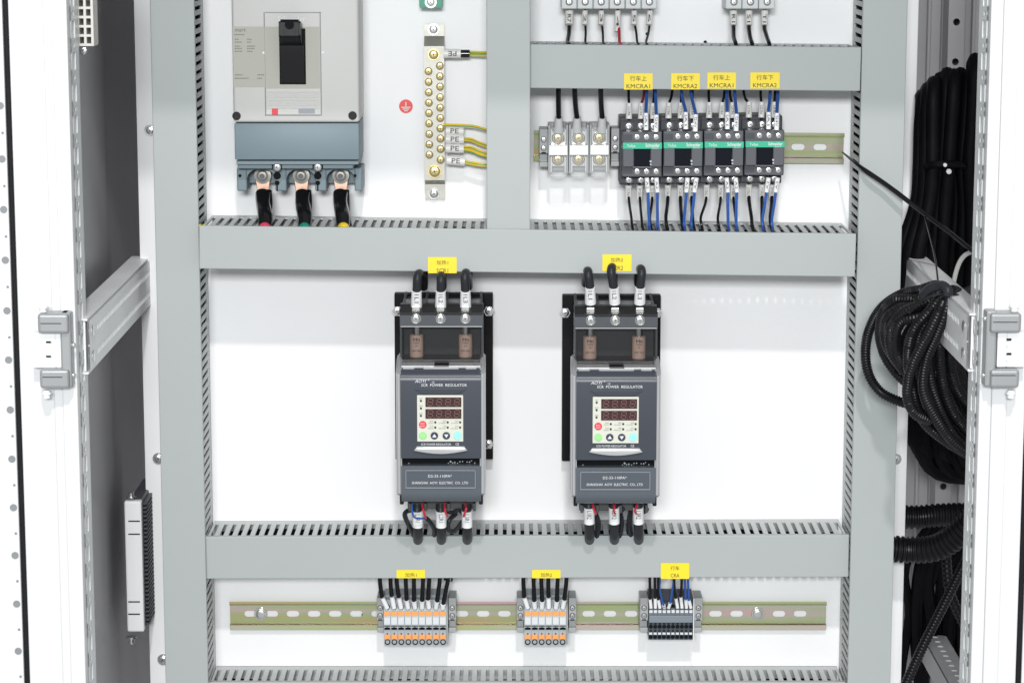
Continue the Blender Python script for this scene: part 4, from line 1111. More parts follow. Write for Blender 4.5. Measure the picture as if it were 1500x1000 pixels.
    for k in range(1, 8): f = k / 8; pts.append((q[1] + (q[0] - q[1]) * f, q[3] - .0045 - (q[3] - .0045 - q[2]) * math.sin(PI * f)))
    pts.append((q[0], q[3] - .0045))
    bm = bmesh.new(); prism(bm, pts[::-1], dB - .001, dB + .004, bev=.0014); obj('handle', bm, M['silverhi'], t, True)
    # dark gap with connector row
    bm = bmesh.new(); box(bm, XA, XB, dB - .06, dB - .016, Zf(683), z0 - .0002); gp = obj('connector_gap', bm, M['hole'], t)
    bm = bmesh.new()
    for px in [599, 657, 660, 663, 666, 670, 674, 678, 684, 688, 691, 695]:
        c = at(px + random.uniform(-.5, .5), 675.5 + random.uniform(-1.5, 3), dB - .0155); cyl(bm, c, random.uniform(.0006, .0012), .0012, seg=8)
    o = obj('connector_pin', bm, M['term'], gp); o['kind'] = 'stuff'
    # lower cover with curved bottom
    zl0, zl1 = Zf(739), Zf(682.5)
    prof = [(dB - .05, zl1), (dB - .001, zl1), (dB - .001, zl0 + .014)]
    for k in range(1, 8):
        a = PI / 2 * k / 8; prof.append((dB - .001 - .016 * (1 - math.cos(a)), zl0 + .014 - .014 * math.sin(a)))
    prof.append((dB - .05, zl0))
    bm = bmesh.new(); side_prism(bm, prof, XA, XB); lc = obj('lower_cover', bm, M['scrlow'], t, True)
    bm = bmesh.new(); prbox(bm, rect(594.8, 689, 696, 714, dB), dB - .003, dB + .0002, .0002); ip = obj('inset_plate', bm, M['scrlow2'], t)
    bm = bmesh.new()
    prbox(bm, rect(594.5, 713.6, 696.3, 714.5, dB), dB - .001, dB + .0005); prbox(bm, rect(594.5, 688.6, 696.3, 689.1, dB), dB - .001, dB + .0004)
    prbox(bm, rect(594.3, 688.6, 594.9, 714.5, dB), dB - .001, dB + .0004); prbox(bm, rect(695.8, 688.6, 696.4, 714.5, dB), dB - .001, dB + .0004)
    obj('plate_edge', bm, M['silver'], t)
    text('D2-33-110PA*', 644.5, 696.8, 4.2, dB + .0005, M['whiteink'], ip, 35); text('SHANGHAI  AOYI  ELECTRIC  CO., LTD', 644.5, 707, 4.4, dB + .0005, M['whiteink'], ip, 83)
    # terminal strip underneath
    bm = bmesh.new(); q = rect(597, 738, 697.5, 746, .12); prbox(bm, (q[0], q[1], q[2], Zf(735, dB)), .03, .118, .001)
    for px in (600, 623, 657, 695): 
        q = rect(px - 2, 738, px + 2, 749, .13); prbox(bm, q, .1, .128, .0005)
    obj('lower_terminal_strip', bm, M['scrtop'], t)
    # upper terminal hood: ribs, sloping top, smoked cover
    dT = .135
    XC, XD = at(585.5, 460, dT).x, at(707.5, 460, dT).x
    zh1, zh0 = at(646, 445.5, .118).z, at(646, 530, dT).z
    zc1 = at(646, 457.8, dT).z
    bm = bmesh.new()
    zr = at(646, 436, .07).z
    box(bm, XC + .002, XD - .002, .018, .10, zh0, zr - .006, .0008)
    obj('terminal_hood', bm, M['heat'], t); bm = bmesh.new()  # black slab paints in the dark openings between the ribs
    for f in (0.0, .285, .555, .80, 1.0):
        xx = XC + .003 + (XD - XC - .006) * f
        side_prism(bm, [(.03, zr - .01), (.03, zr + .001), (.105, zr - .003 + .0), (.118, zh1), (.118, zc1), (.03, zc1)], xx - .0014, xx + .0014)
    box(bm, XC + .002, XD - .002, .070, .073, zr - .006, zr - .001)
    obj('hood_rib', bm, M['ribgrey'], t)
    bm = bmesh.new()
    side_prism(bm, [(.10, zh1 - .001), (.118, zh1), (dT, zc1), (dT, zc1 - .003), (.112, zh1 - .0045), (.10, zh1 - .005)], XC, XD)
    obj('sloped_cover_top', bm, M['smoketop'], t)
    bm = bmesh.new(); zk = at(646, 477.5, dT).z; box(bm, XC, XD, dT - .0025, dT, zk, zc1 - .0002, .0006); box(bm, XC, XC + .002, .10, dT - .0025, zh0, zc1 - .003); box(bm, XD - .002, XD, .10, dT - .0025, zh0, zc1 - .003)
    obj('cover_band', bm, M['smokeband'], t)
    bm = bmesh.new(); box(bm, XC + .001, XD - .001, dT - .001, dT + .0004, zk - .0009, zk - .0001); obj('cover_highlight', bm, M['silverhi'], t)  # bright strip painting the highlight along the cover
    bm = bmesh.new(); box(bm, XC, XD, dT - .0028, dT - .0006, at(646, 526, dT).z, zk - .001, .0005); obj('smoked_cover', bm, M['smoke'], t)
    bm = bmesh.new(); box(bm, XC, XD, .10, dT + .001, at(646, 534.5, dT).z, at(646, 526, dT).z, .001); obj('cover_lip', bm, M['smoketop'], t)
    bm = bmesh.new(); box(bm, XC + .003, XD - .003, .100, .1022, at(646, 534, .10).z, at(646, 458, .10).z); obj('dark_backing', bm, M['scrtop'], t)
    for px in (610.2, 682):
        bm = bmesh.new(); c = at(px, 507, .118); cyl(bm, at(px, 526, .115), .0078, at(px, 489, .115).z - at(px, 526, .115).z, axis=(0, 0, 1), seg=24, bev=.0008); fz = obj('fuse', bm, M['fuse'], t, True)
        text('Hn', px, 497, 5.0, .1235, M['ink'], fz, 9, bold=.01); text('100A', px, 502.2, 2.4, .1235, M['ink'], fz, 8); text('aR', px, 506.5, 2.2, .1235, M['ink'], fz, 4); text('690V 50kA', px, 513.5, 2.4, .1235, M['ink'], fz, 14)
        bm = bmesh.new(); cyl(bm, at(px, 489, .115), .0045, .012, axis=(0, 0, 1), seg=16); cyl(bm, at(px, 536, .115), .0050, .012, axis=(0, 0, 1), seg=16); obj('fuse_cap', bm, M['steel'], fz, True)
    for px in (609.2, 645.2, 681.5):
        bm = bmesh.new(); c = at(px, 466.8, dT + .0002); lathe(bm, c, [(.0058, 0), (.0052, .0004), (.0044, .0001)], seg=24, mi=0); screw(bm, c + Vector((0, -.0002, 0)), .0042, .0022, rot=random.random() * 3); obj('terminal_screw', bm, SCREW, t, True)
        bm = bmesh.new(); prbox(bm, rect(px - 6, 448.5, px + 6, 457, .131), .10, .1315, .0008); obj('cable_clamp', bm, M['steel'], t)
    bm = bmesh.new(); q = rect(634, 533, 660, 539, dB - .02); box(bm, q[0], q[1], dB - .03, dB - .0095, q[2], q[3] , .002); obj('finger_recess', bm, M['hole'], t)
    return t
rg = regulator(); rg['label'] = 'left slate blue power regulator under the SCR1 label'
OFFX = at(903, 615, .165).x - at(646, 615, .165).x; OFFZ = at(646, 617.5, .165).z - at(646, 615, .165).z
rg2 = copy_tree(rg, (OFFX, 0, OFFZ)); rg2['label'] = 'right slate blue power regulator under the SCR2 label'

# cables in and out of the regulators
def reg_cables(dx, dy, which, up, low, tilts):
    for j, (px, tl) in enumerate(zip((610, 645.5, 682), tilts)):
        x = px + dx; y = dy
        tp = (x + tl[0])
        n1 = '1L%d' % (j + 1)
        t = wire([(x, 449 + y, .120), (x, 437 + y, .125), (x + tl[0] * .5, 420 + y, .130), (tp, 408 + y + tl[2], .132), (tp + tl[1] * .2, 401 + y + tl[2], .126), (tp + tl[1] * .6, 402 + y + tl[2], .108), (tp + tl[1], 410 + y, .088), (tp + tl[1], 420 + y, .070), (tp + tl[1], 410 + y, .052), (tp + tl[1], 395 + y, .050)],
             .0050, 'cablegrey', '%s looped dark cable with sleeve %s above the %s regulator' % (ORD[j], n1, which),
             [((x + tl[0] * .25, 426 + y, .130), (x, 448.5 + y, .123), .0056, n1, 'whitepl', .0064)], 'cables above the power regulators', cat='cable', name='cable', seg=12)
    for j, px in enumerate(low):
        x = px
        t = wire([(x - .5, 738 + dy, .125), (x - .5, 752 + dy, .128), (x, 770 + dy, .122), (x + .5, 782, .110), (x + .5, 787, .100), (x + .5, 790, .09), (x + .5, 792, .078)],
             .0056, 'cablegrey', '%s dark cable with sleeve %s under the %s regulator' % (ORD[j], 'L%dR%s' % (j + 1, '1' if which == 'left' else '2'), which),
             [((x - 1 * 0, 747.5 + dy, .129), (x + .3, 770.5 + dy, .125), .0061, 'L%dR%s' % (j + 1, '1' if which == 'left' else '2'), 'whitepl')], 'cables below the power regulators', cat='cable', name='cable', seg=12)
reg_cables(0, 0, 'left', None, (611.7, 646, 684), ((1.5, 9, 0), (0.5, 2, 3), (-1, 5, -1)))
reg_cables(255, -5, 'right', None, (863, 899.5, 935), ((-3, -4, 1), (-5, 3, -4), (3, -5, -2)))
# thin loops and signal wires round the lower cables
def loose(pts, r, m, lab): wire(pts, r, m, lab, group='thin wires below the regulators')
loose([(604, 738, .14), (604, 750, .145), (607, 757, .145), (615, 759, .142), (624, 758, .138)], .0011, 'blue', 'thin blue wire curling round the left regulator first sleeve')
loose([(618, 738, .14), (620, 746, .145), (622, 753, .145), (624, 759, .14)], .0012, 'red', 'thin red wire beside the left regulator first sleeve')
loose([(651, 737, .14), (651.5, 745, .145), (653, 751, .145), (656, 756, .14)], .0012, 'red', 'thin red wire beside the left regulator second sleeve')
loose([(681, 738, .14), (683, 744, .146), (681, 750, .146), (679, 756, .142)], .0012, 'red', 'thin red wire crossing the left regulator third sleeve')
loose([(868, 736, .14), (869, 742, .146), (871, 748, .146), (873, 753, .142)], .0012, 'red', 'thin red wire beside the right regulator first sleeve')
loose([(900, 736, .14), (900, 742, .146), (899, 748, .146), (901, 752, .142)], .0012, 'red', 'thin red wire beside the right regulator second sleeve')
loose([(933, 736, .14), (932, 742, .146), (930, 748, .146), (932, 752, .142)], .0012, 'red', 'thin red wire beside the right regulator third sleeve')
loose([(612, 748, .10), (600, 747, .115), (593, 752, .125), (596, 763, .125), (602, 775, .11), (606, 784, .095)], .0028, 'cablegrey', 'grey cable loop left of the left regulator first sleeve')
loose([(624, 758, .12), (631, 765, .115), (636, 775, .10), (636, 788, .08)], .0026, 'cablegrey', 'grey cable passing between the left regulator first two sleeves')
loose([(668, 752, .11), (658, 762, .12), (657, 774, .115), (665, 778, .11), (675, 766, .12), (684, 758, .13)], .0026, 'cablegrey', 'grey cable loop between the left regulator second and third sleeves')
loose([(650, 748, .10), (662, 750, .115), (672, 747, .12), (678, 752, .11)], .0024, 'cablegrey', 'grey cable arc above the left regulator loop')
loose([(903, 752, .12), (911, 748, .12), (912, 744, .12), (902, 742, .115)], .0022, 'cablegrey', 'grey cable curl beside the right regulator second sleeve')
loose([(932, 752, .12), (943, 750, .12), (948, 745, .12), (942, 740, .115)], .0022, 'cablegrey', 'grey cable curl beside the right regulator third sleeve')
loose([(870, 748, .09), (876, 765, .095), (874, 786, .085)], .0034, 'cablegrey', 'grey cable behind the right regulator first sleeve')
loose([(908, 748, .09), (910, 765, .095), (907, 786, .085)], .0034, 'cablegrey', 'grey cable behind the right regulator second sleeve')
loose([(924, 748, .09), (922, 765, .095), (924, 784, .085)], .0034, 'cablegrey', 'grey cable left of the right regulator third sleeve')

# ================================================================== LOWER TERMINAL ROWS
def push_terminal(x0, w_, label, group):
    d = .045
    t = thing('terminal_block', label, 'terminal block', at(x0 + w_ / 2, 948, 0), group)
    X = lambda p, dd=d: at(p, 905, dd).x
    Z = lambda p, dd=d: at(600, p, dd).z
    X0, X1 = X(x0) + .00012, X(x0 + w_) - .00012; xc = (X0 + X1) / 2
    bm = bmesh.new()
    side_prism(bm, [(.006, Z(948)), (d - .006, Z(948)), (d - .004, Z(934)), (d, Z(918)), (d, Z(903)), (d - .001, Z(894)), (d - .007, Z(880)), (.006, Z(874))], X0, X1)
    obj('body', bm, M['term'], t)
    bm = bmesh.new(); box(bm, X0 + .0004, X1 - .0004, d - .002, d + .0012, Z(914), Z(903.5), .0004); obj('marker_tag', bm, M['termlight'], t)
    for a, b in ((895, 901.6), (929.8, 936.2)):
        bm = bmesh.new(); box(bm, X0 + .0004, X1 - .0006, d - .010, d + (.0006 if a < 910 else -.0018), Z(b), Z(a), .0005); obj('push_button', bm, M['orange'], t)
    bm = bmesh.new(); box(bm, X0 + .0003, X1 - .0003, d - .004, d + .0005, Z(916.8), Z(915.6)); prism(bm, [(X0 + .0006, Z(921.5)), (X1 - .0006, Z(921.5)), (X1 - .0006, Z(919)), (xc, Z(917.6)), (X0 + .0006, Z(919))], d - .004, d + .0008)
    c = Vector((xc, -d + .001, Z(927.8))); cyl(bm, c, .0008, .0006, seg=10)
    obj('test_slot', bm, M['hole'], t)
    for py, s in ((889, 0), (941.3, 1)):
        bm = bmesh.new(); c = Vector((xc, -(d - .0052) if s else -(d - .0028), Z(py))); cyl(bm, c, .0034, .0012, seg=20)
        o = obj('wire_entry', bm, M['hole'], t)
        if s: 
            bm = bmesh.new(); cyl(bm, c + Vector((0, -.0013, .0004)), .0022, .0003, seg=16); obj('clamp_spring', bm, M['steel'], o)
    return t
def term_row(x0, n, w_, gname, what):
    g_ = 'orange button terminals in the %s row' % what
    t0 = push_terminal(x0, w_, 'x', g_)
    stp = at(x0 + w_, 905, .045).x - at(x0, 905, .045).x
    for k in range(n):
        c = t0 if k == 0 else copy_tree(t0, (stp * k, 0, 0))
        c['label'] = '%s orange button terminal from left in the %s row' % (ORD[k], what)
    # end plate
    bm = bmesh.new(); d = .048; X = at(x0 + n * w_, 905, .045).x; X2 = at(x0, 905, .045).x
    side_prism(bm, [(.006, at(600, 946, d).z), (.04, at(600, 946, d).z), (.046, at(600, 920, d).z), (.046, at(600, 895, d).z), (.030, at(600, 871, .03).z), (.006, at(600, 871, .006).z)], X + .0001, X + .0018)
    tag(obj('end_plate', bm, M['stop']), 'thin grey end plate closing the right of the %s row' % what, 'end plate')
    bm = bmesh.new(); side_prism(bm, [(.006, at(600, 892, .02).z), (.030, at(600, 886, .03).z), (.030, at(600, 871, .03).z), (.006, at(600, 871, .01).z)], X2 + .0006, X - .0006); tag(obj('cover_strip', bm, M['stop']), 'grey strip behind the wire sleeves of the %s row' % what, 'cover strip')
term_row(562, 9, 10.2, '', 'nine way')
term_row(768, 6, 10.25, '', 'six way')
for a, b, lab in ((552, 561.8, 'grey end clamp at the left of the nine way row'), (657, 668, 'grey end clamp at the right of the nine way row'), (757, 767.6, 'grey end clamp at the left of the six way row'), (833, 844, 'grey end clamp at the right of the six way row'), (937.5, 949.5, 'grey end clamp at the left of the dark terminal block'), (1017, 1029, 'grey end clamp at the right of the dark terminal block')):
    end_stop(a, b, 875.5, 927, .040, lab)
def low_wires(tops, bots, ys, sx, what, r=.0026):
    for j, (a, b, y, s) in enumerate(zip(tops, bots, ys, sx)):
        lab = '%s black wire from left entering the %s terminal row' % (ORD[j], what)
        t = thing('wire', lab, 'wire', at(s, 889, .045), 'black wires entering the lower terminal rows')
        P = catmull([at(a, 838, .050), at(a, 850, .050), at(a + (b - a) * .35, 862, .050), at(b, y, .049), at((b + s) / 2, (y + 889) / 2, .047)], 5)
        bm = bmesh.new(); sweep(bm, P, r, 10); obj('core', bm, M['cable'], t, True)
        A = at(b, y - 1, .051); B = at(s, 890, .047)
        bm = bmesh.new(); n = 9; sweep(bm, [A.lerp(B, k / n) for k in range(n + 1)], [.0030 - .0003 * (k % 2) for k in range(n + 1)], 12); obj('marker_sleeve', bm, M['whitepl'], t, True)
tc = lambda z: 530 + z / 7.143
low_wires([tc(z) for z in (190, 300, 365, 460, 545, 640, 705, 815, 900)], [tc(z) for z in (215, 315, 390, 470, 547, 630, 693, 785, 850)], [820 + z / 7.143 for z in (400, 388, 400, 430, 440, 440, 425, 445, 470)], [562 + 10.2 * (k + .5) for k in range(9)], 'nine way')
tc2 = lambda z: 740 + z / 4.6875
low_wires([tc2(z) for z in (125, 195, 248, 296, 360, 420)], [tc2(z) for z in (132, 200, 254, 298, 354, 405)], [820 + z / 4.6875 for z in (262, 290, 290, 262, 290, 280)], [768 + 10.25 * (k + .5) for k in range(6)], 'six way')
# stub of folded wire at the right of the first row
wire([(652, 847, .045), (658, 848, .05), (663, 848.5, .05)], .0024, 'cable', 'short stub of black wire folded beside the ninth wire')

def dark_block():
    d = .044; x0, x1, n = 950.3, 1015.3, 10
    t = thing('terminal_block', 'dark blue grey ten way terminal block under the CRA label', 'terminal block', at(983, 938, 0))
    X = lambda p: at(p, 905, d).x
    Z = lambda p, dd=d: at(983, p, dd).z
    w_ = (X(x1) - X(x0)) / n
    bm = bmesh.new()
    for k in range(n):
        side_prism(bm, [(.006, Z(938)), (d - .005, Z(938)), (d - .003, Z(922)), (d, Z(912)), (d, Z(902)), (d - .003, Z(894)), (d - .009, Z(884)), (.006, Z(874))], X(x0) + k * w_ + .0001, X(x0) + (k + 1) * w_ - .0001)
    obj('body', bm, M['termdark'], t)
    bm = bmesh.new(); box(bm, X(x0) + .0004, X(x1) - .0004, d - .001, d + .0015, Z(911), Z(901), .0006); obj('marker_strip', bm, mat('slate_strip', (.19, .225, .26), .45), t)
    for k in range(n):
        xc = X(x0) + (k + .5) * w_
        for a, b, dd in ((893.3, 897.6, d - .0012), (926.5, 929.5, d - .0018)):
            bm = bmesh.new(); box(bm, xc - .0019, xc + .0019, dd - .004, dd + .0005, Z(b), Z(a), .0003); obj('push_button', bm, M['termlight'], t)
    bm = bmesh.new()
    for k in range(n):
        xc = X(x0) + (k + .5) * w_
        for py, dd in ((917.4, d - .0010), (933.4, d - .0038)): cyl(bm, Vector((xc, -dd, Z(py))), .0023, .0005, seg=14)
        for py, dd in ((912.8, d), (924.2, d - .0022)): box(bm, xc - .0014, xc + .0014, dd - .001, dd + .0006, Z(py) - .0007, Z(py) + .0007)
        cyl(bm, Vector((xc, -(d - .006), Z(889.5))), .0024, .0012, seg=14)
    obj('wire_entries', bm, M['hole'], t)
    bm = bmesh.new(); side_prism(bm, [(.006, Z(938)), (d, Z(938)), (d, Z(876)), (.006, Z(876))], X(x1) + .0002, X(x1) + .0012); obj('white_end_plate', bm, M['whitepl'], t)
    bm = bmesh.new(); box(bm, X(x0) - .0001, X(x1) + .0001, .010, .032, Z(888, .03), Z(872.5, .03)); obj('rear_cover', bm, M['ctr'], t)
dark_block()
for j, (a, b, m, y) in enumerate(((993, 995, 'cable', 268), (1028, 1030, 'cable', 262), (1052, 1052, 'cable', 272), (1064, 1088, 'blue', 310), (1157, 1133, 'blue', 295), (1160, 1172, 'cable', 262), (1212, 1206, 'cable', 254), (1235, 1240, 'blue', 272), (1256, 1262, 'blue', 278))):
    slot_ = [0, 1, 2, 3, 4, 6, 7, 8, 9][j]
    s = 950.3 + 6.5 * (slot_ + .5); ax, bx = tc2(a), tc2(b); yy = 820 + y / 4.6875
    lab = '%s %s wire from left entering the dark terminal block' % (ORD[j], 'blue' if m == 'blue' else 'black')
    t = thing('wire', lab, 'wire', at(s, 889, .045), 'wires entering the dark terminal block')
    P = catmull([at(ax, 838, .05), at(ax, 850, .05), at(ax + (bx - ax) * .3 + (-2.5 if j in (3,) else 0), 862, .05), at(bx, yy, .048), at((bx + s) / 2, (yy + 889) / 2, .045)], 5)
    bm = bmesh.new(); sweep(bm, P, .0017 if m == 'cable' else .0014, 8); obj('core', bm, M[m], t, True)
    A = at(bx, yy - .5, .048); B = at(s, 889.5, .0445)
    bm = bmesh.new(); sweep(bm, [A.lerp(B, k / 8) for k in range(9)], [.0021 - .0002 * (k % 2) for k in range(9)], 10); obj('marker_sleeve', bm, M['whitepl'], t, True)

# ================================================================== RIGHT BAY: conduits and cables
def P3(*pts): return [at(*p) for p in pts]
r_ = .0048
strands = [
    ((1378, 425, .26), (1350, 424, .25), (1318, 432, .22), (1288, 455, .19), (1270, 495, .17), (1270, 540, .16), (1288, 572, .16), (1318, 588, .17), (1345, 594, .18)),
    ((1380, 430, .27), (1345, 438, .26), (1310, 440, .24), (1293, 460, .21), (1289, 495, .19), (1302, 530, .18), (1328, 548, .18), (1350, 560, .18)),
    ((1382, 434, .27), (1350, 448, .27), (1318, 452, .26), (1298, 470, .24), (1299, 505, .22), (1318, 535, .21), (1345, 560, .2)),
    ((1372, 440, .27), (1345, 447, .28), (1320, 460, .27), (1305, 482, .25), (1306, 515, .24), (1325, 545, .23)),
    ((1375, 436, .27), (1350, 462, .28), (1322, 470, .27), (1312, 492, .26), (1318, 525, .24), (1340, 550, .22)),
    ((1370, 432, .25), (1340, 470, .25), (1325, 500, .24), (1328, 540, .23), (1345, 580, .22)),
    ((1386, 432, .30), (1362, 455, .30), (1338, 485, .29), (1330, 525, .27), (1337, 570, .26), (1352, 615, .25), (1385, 645, .24), (1422, 668, .22)),
    ((1385, 438, .29), (1358, 470, .29), (1345, 500, .28), (1346, 545, .27), (1362, 590, .26), (1382, 630, .25), (1422, 658, .22)),
    ((1386, 440, .28), (1368, 475, .28), (1361, 510, .27), (1364, 560, .26), (1378, 600, .25), (1400, 640, .24), (1425, 655, .23)),
    ((1388, 442, .28), (1378, 480, .28), (1377, 520, .27), (1382, 565, .26), (1396, 605, .25), (1424, 640, .23)),
    ((1390, 445, .27), (1390, 485, .27), (1392, 530, .26), (1402, 570, .25), (1428, 605, .23)),
    ((1389, 460, .28), (1386, 500, .26), (1384, 540, .25), (1392, 580, .24), (1414, 620, .22), (1430, 635, .2)),
    ((1384, 432, .31), (1376, 455, .315), (1362, 485, .31), (1346, 515, .30), (1333, 545, .29), (1329, 580, .28), (1340, 605, .27), (1362, 616, .26)),
    ((1388, 430, .31), (1384, 460, .315), (1368, 500, .30), (1356, 530, .29), (1352, 570, .28), (1366, 605, .27), (1390, 640, .26), (1415, 662, .25)),
    ((1394, 500, .25), (1398, 540, .24), (1412, 575, .23), (1432, 590, .22)),
    ((1380, 540, .24), (1375, 580, .235), (1390, 625, .23), (1428, 655, .2)),
    ((1376, 440, .24), (1345, 455, .23), (1318, 475, .22), (1312, 505, .21), (1330, 540, .20), (1350, 570, .2)),
    ((1376, 445, .23), (1350, 470, .22), (1330, 490, .21), (1325, 515, .20), (1338, 548, .19), (1360, 590, .19)),
    ((1380, 445, .22), (1360, 480, .21), (1345, 505, .20), (1345, 545, .19), (1362, 585, .19), (1400, 640, .18)),
    ((1386, 450, .22), (1375, 490, .21), (1370, 540, .20), (1385, 590, .19), (1425, 640, .18)),
    ((1380, 436, .20), (1352, 462, .19), (1336, 500, .18), (1340, 550, .17), (1356, 590, .17), (1390, 630, .17)),
    ((1384, 440, .20), (1362, 470, .19), (1350, 520, .18), (1360, 575, .17), (1385, 620, .17), (1425, 650, .16)),
    ((1386, 440, .21), (1372, 480, .20), (1362, 530, .19), (1376, 590, .18), (1405, 630, .17), (1430, 645, .16)),
    ((1390, 440, .24), (1400, 480, .235), (1404, 530, .23), (1412, 560, .22), (1432, 580, .2)),
    ((1378, 434, .22), (1345, 446, .21), (1316, 466, .20), (1302, 495, .19), (1308, 530, .18), (1328, 556, .18)),
    ((1372, 434, .26), (1340, 442, .25), (1308, 452, .22), (1293, 478, .20), (1294, 515, .18), (1312, 545, .18), (1340, 572, .18)),
]
t = thing('conduit_coil', 'hanging coil of black corrugated conduit tied to the right cross rail', 'conduit coil', at(1370, 430, .27))
for i, s in enumerate(strands):
    s = list(s); a_ = s[0]; s[0] = (a_[0] + (i % 5 - 2) * 4, a_[1] + (i * 7 % 5 - 2) * 3.5, a_[2]); s.insert(0, (s[0][0] + 16, s[0][1] + 4, s[0][2] - .05))
    bm = bmesh.new(); corrugated(bm, P3(*s), r_ * 1.2, .0034, .13, 12); obj('conduit_loop', bm, M['hose'], t, True)
bm = bmesh.new(); sweep(bm, catmull(P3((1352, 432, .30), (1362, 423, .31), (1378, 418, .32), (1388, 424, .33), (1388, 432, .33)), 6), .0052, 12); obj('smooth_bend', bm, M['cablegrey'], t, True)
bm = bmesh.new(); sweep(bm, catmull(P3((1332, 458, .315), (1345, 443, .325), (1365, 433, .33), (1385, 430, .33), (1402, 432, .32), (1412, 440, .28)), 6), .0016, 8); obj('cable_tie', bm, M['black'], t, True)
bm = bmesh.new(); sweep(bm, P3((1333, 459, .318), (1333, 452, .32), (1345, 439, .325)), .0013, 8); obj('tie_tail', bm, M['black'], t, True)

def hose(pts, r, pitch, label, m='hose', dep=.13, name='corrugated_hose'):
    bm = bmesh.new(); corrugated(bm, P3(*pts), r, pitch, dep, 16); o = obj(name, bm, M[m], None, True); return tag(o, label, 'hose', 'corrugated hoses in the right bay')
hose([(1295, 755, -.05), (1340, 757, -.05), (1380, 754, -.05), (1460, 752, -.06)], .0145, .0065, 'thick straight corrugated hose, upper one of the crossing pair')
hose([(1305, 803, .06), (1335, 805, .06), (1370, 802, .07), (1400, 785, .08), (1435, 752, .09)], .0160, .0062, 'thick corrugated hose curving up over the white plate edge')
hose([(1323, 1010, .02), (1350, 950, .03), (1385, 880, .04), (1425, 800, .05)], .0062, .0042, 'thin corrugated hose slanting across the lower right gap')
hose([(1408, 432, .28), (1425, 424, .22), (1440, 415, .18)], .0058, .0035, 'short corrugated hose end crossing the right rail top')
for pts, rr, lab in (([(1385, 800, -.1), (1390, 860, -.1), (1405, 900, -.1), (1430, 945, -.1)], .0065, 'dark blurred hose hanging behind the slanting thin hose'),):
    hose(pts, rr, .006, lab)
# dark bundle of cables in the upper right
G2 = 'black cables of the tied bundle'
tops = [(1350, 138, 1347), (1358, 128, 1356), (1367, 119, 1366), (1377, 113, 1372), (1387, 106, 1381), (1397, 108, 1390), (1406, 106, 1399), (1418, 108, 1410), (1428, 85, 1420), (1352, 165, 1350)]
for i, (px, py, pm) in enumerate(tops):
    dd = .02 + .008 * (i % 3)
    bot = pm - 14 + (i - 4) * 4.2
    P = P3((px - 3, py + 60, dd - .05), (px - 3, py + 16, dd - .045), (px, py + 4, dd - .02), (px + 1, py + 5.5, dd), (px, py + 30, dd + .01), ((px + pm) / 2, 190, dd + .01), (pm, 243, dd + .01), (pm - 5 + (i > 5) * 8, 300, dd + .005), (bot, 380, dd), (bot - 4, 440, dd - .02))
    bm = bmesh.new(); sweep(bm, catmull(P, 6), .0082, 10)
    tag(obj('black_cable', bm, M['blackmat'], None, True), '%s cable from left in the black bundle tied upper right' % ORD[i], 'cable', G2)
bm = bmesh.new()
for i in range(17):
    x = 1345 + i * 5.2; P = P3((x, 150 + (i % 3) * 12, -.06), (x + 2, 250, -.05), (x - 6, 330, -.05), (x - 8, 460, -.06)); sweep(bm, catmull(P, 4), .0085, 8)
for i in range(22):  # added cables that blacken the gap behind the coil
    x = 1328 + i * 5.2; P = P3((x, 300, -.12), (x + (i % 4 - 2) * 5, 450, -.11), (x + 2, 560, -.12), (x + 5, 625 + (i % 5) * 7, -.13), (x + 30, 665 + (i % 4) * 9, -.15), (x + 110, 700, -.16)); sweep(bm, catmull(P, 4), .0095, 8)
tag(obj('cable_mass', bm, M['blackmat'], None, True), 'mass of black cables, the lower ones added to darken the right bay behind the coil', 'cables', kind='stuff')
bm = bmesh.new(); sweep(bm, catmull(P3((1357, 244, .05), (1368, 241, .066), (1385, 240, .07), (1403, 241, .066), (1414, 244, .05)), 6), .0040, 8)
t = obj('cable_tie', bm, M['blackmat'], None, True); tag(t, 'black tie strap with two pale tips round the cable bundle', 'cable tie')
for px, py, r0 in ((1384, 241.5, .0022), (1389.5, 251, .0030)):
    bm = bmesh.new(); cyl(bm, at(px, py, .078), r0, .004, seg=12, bev=.0008); obj('pale_tip', bm, M['whitepl'], t, True)
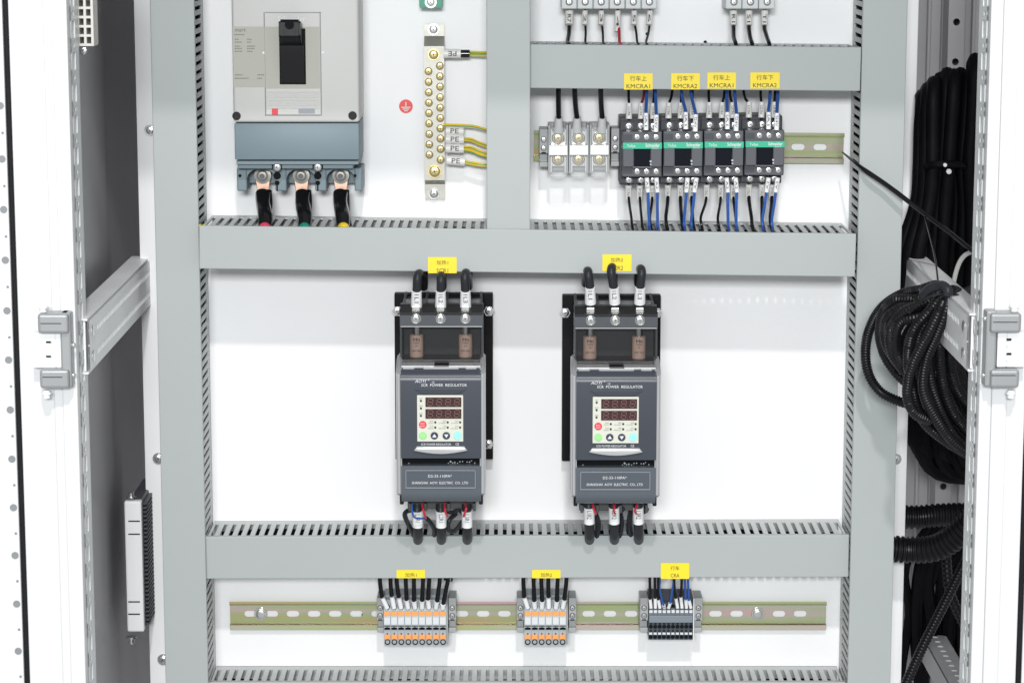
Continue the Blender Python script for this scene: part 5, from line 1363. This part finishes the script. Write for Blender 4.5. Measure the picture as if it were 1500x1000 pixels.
# rod crossing from the rail end to the right
bm = bmesh.new(); P = catmull(P3((1234, 223, .045), (1262, 246, .108), (1300, 272, .118), (1345, 306, .13), (1385, 336, .16), (1430, 372, .18)), 8); n = len(P)
sweep(bm, P, [.0009 + .0022 * min(1, i / (n * .25)) * (1 - .35 * i / n) for i in range(n)], 8)
tag(obj('thin_cable', bm, M['cable'], None, True), 'thin black cable stretched from the rail end across the right duct', 'cable')
bm = bmesh.new(); sweep(bm, catmull(P3((1355, 318, .14), (1362, 345, .2), (1370, 380, .26), (1375, 421, .315)), 6), .0011, 6)
tag(obj('thin_cable', bm, M['cable'], None, True), 'thin black cable hanging down to the top of the conduit coil', 'cable')
bm = bmesh.new(); sweep(bm, catmull(P3((1394, 430, .15), (1400, 400, .14), (1408, 380, .13), (1420, 370, .12), (1440, 366, .1)), 6), .0026, 8)
tag(obj('white_cable', bm, M['sleeve'], None, True), 'white cable arching up behind the right cross rail', 'cable')
# lower frame parts seen dimly behind
bm = bmesh.new(); a = P3((1336, 905, -.1), (1440, 1060, .2))
sweep(bm, a, .0001, 4); bm.free()
t = thing('floor_rail', 'dim punched floor rail low in the right bay', 'rail', at(1400, 960, -.1))
tb = bmesh.new(); n = 22; L0 = .46
for i in range(n): holed(tb, i * L0 / n, (i + 1) * L0 / n, 0, .03, stadium((i + .5) * L0 / n, .015, .008, .0081, 3), 0, .002)
A0 = at(1340, 912, -.30)
for v in tb.verts: v.co = Vector((A0.x + v.co.z, A0.y - v.co.x, A0.z - v.co.y))
bm = bmesh.new(); merge(bm, tb); box(bm, A0.x - .001, A0.x + .001, .3 - .6, .3 - .6 + L0, A0.z - .03, A0.z)
obj('punched_strip', bm, M['railgalv'], t)
bm = bmesh.new()
for k in range(9):  # cables added to darken the lower rear wall
    x = 1338 + k * 11; P = P3((x + 30, 760, -.2), (x + 12 * (k % 3 - 1), 830, -.22), (x - 6, 900 + (k % 2) * 30, -.24), (x + 20 * (k % 3 - 1), 1010, -.24), (x, 1100, -.24)); sweep(bm, catmull(P, 5), .006 + .003 * (k % 2), 8)
tag(obj('cable_mass', bm, M['blackmat'], None, True), 'added dark cables darkening the low back of the right bay', 'cables', kind='stuff')

# yellow-green scrap tucked in the left duct corner
t = thing('wire_scrap', 'small yellow and green wire ends poking out at the left duct corner', 'wire ends', at(300, 330, .09))
for i, (dx, m) in enumerate(((0, 'yellowwire'), (3.2, 'greenwire'), (5.6, 'yellowwire'))):
    bm = bmesh.new(); sweep(bm, P3((292 + dx, 329, .108), (301 + dx, 341, .106)), .0016, 8); obj('wire_end', bm, M[m], t, True)

for o in bpy.data.objects:
    if '_w' in o: del o['_w']
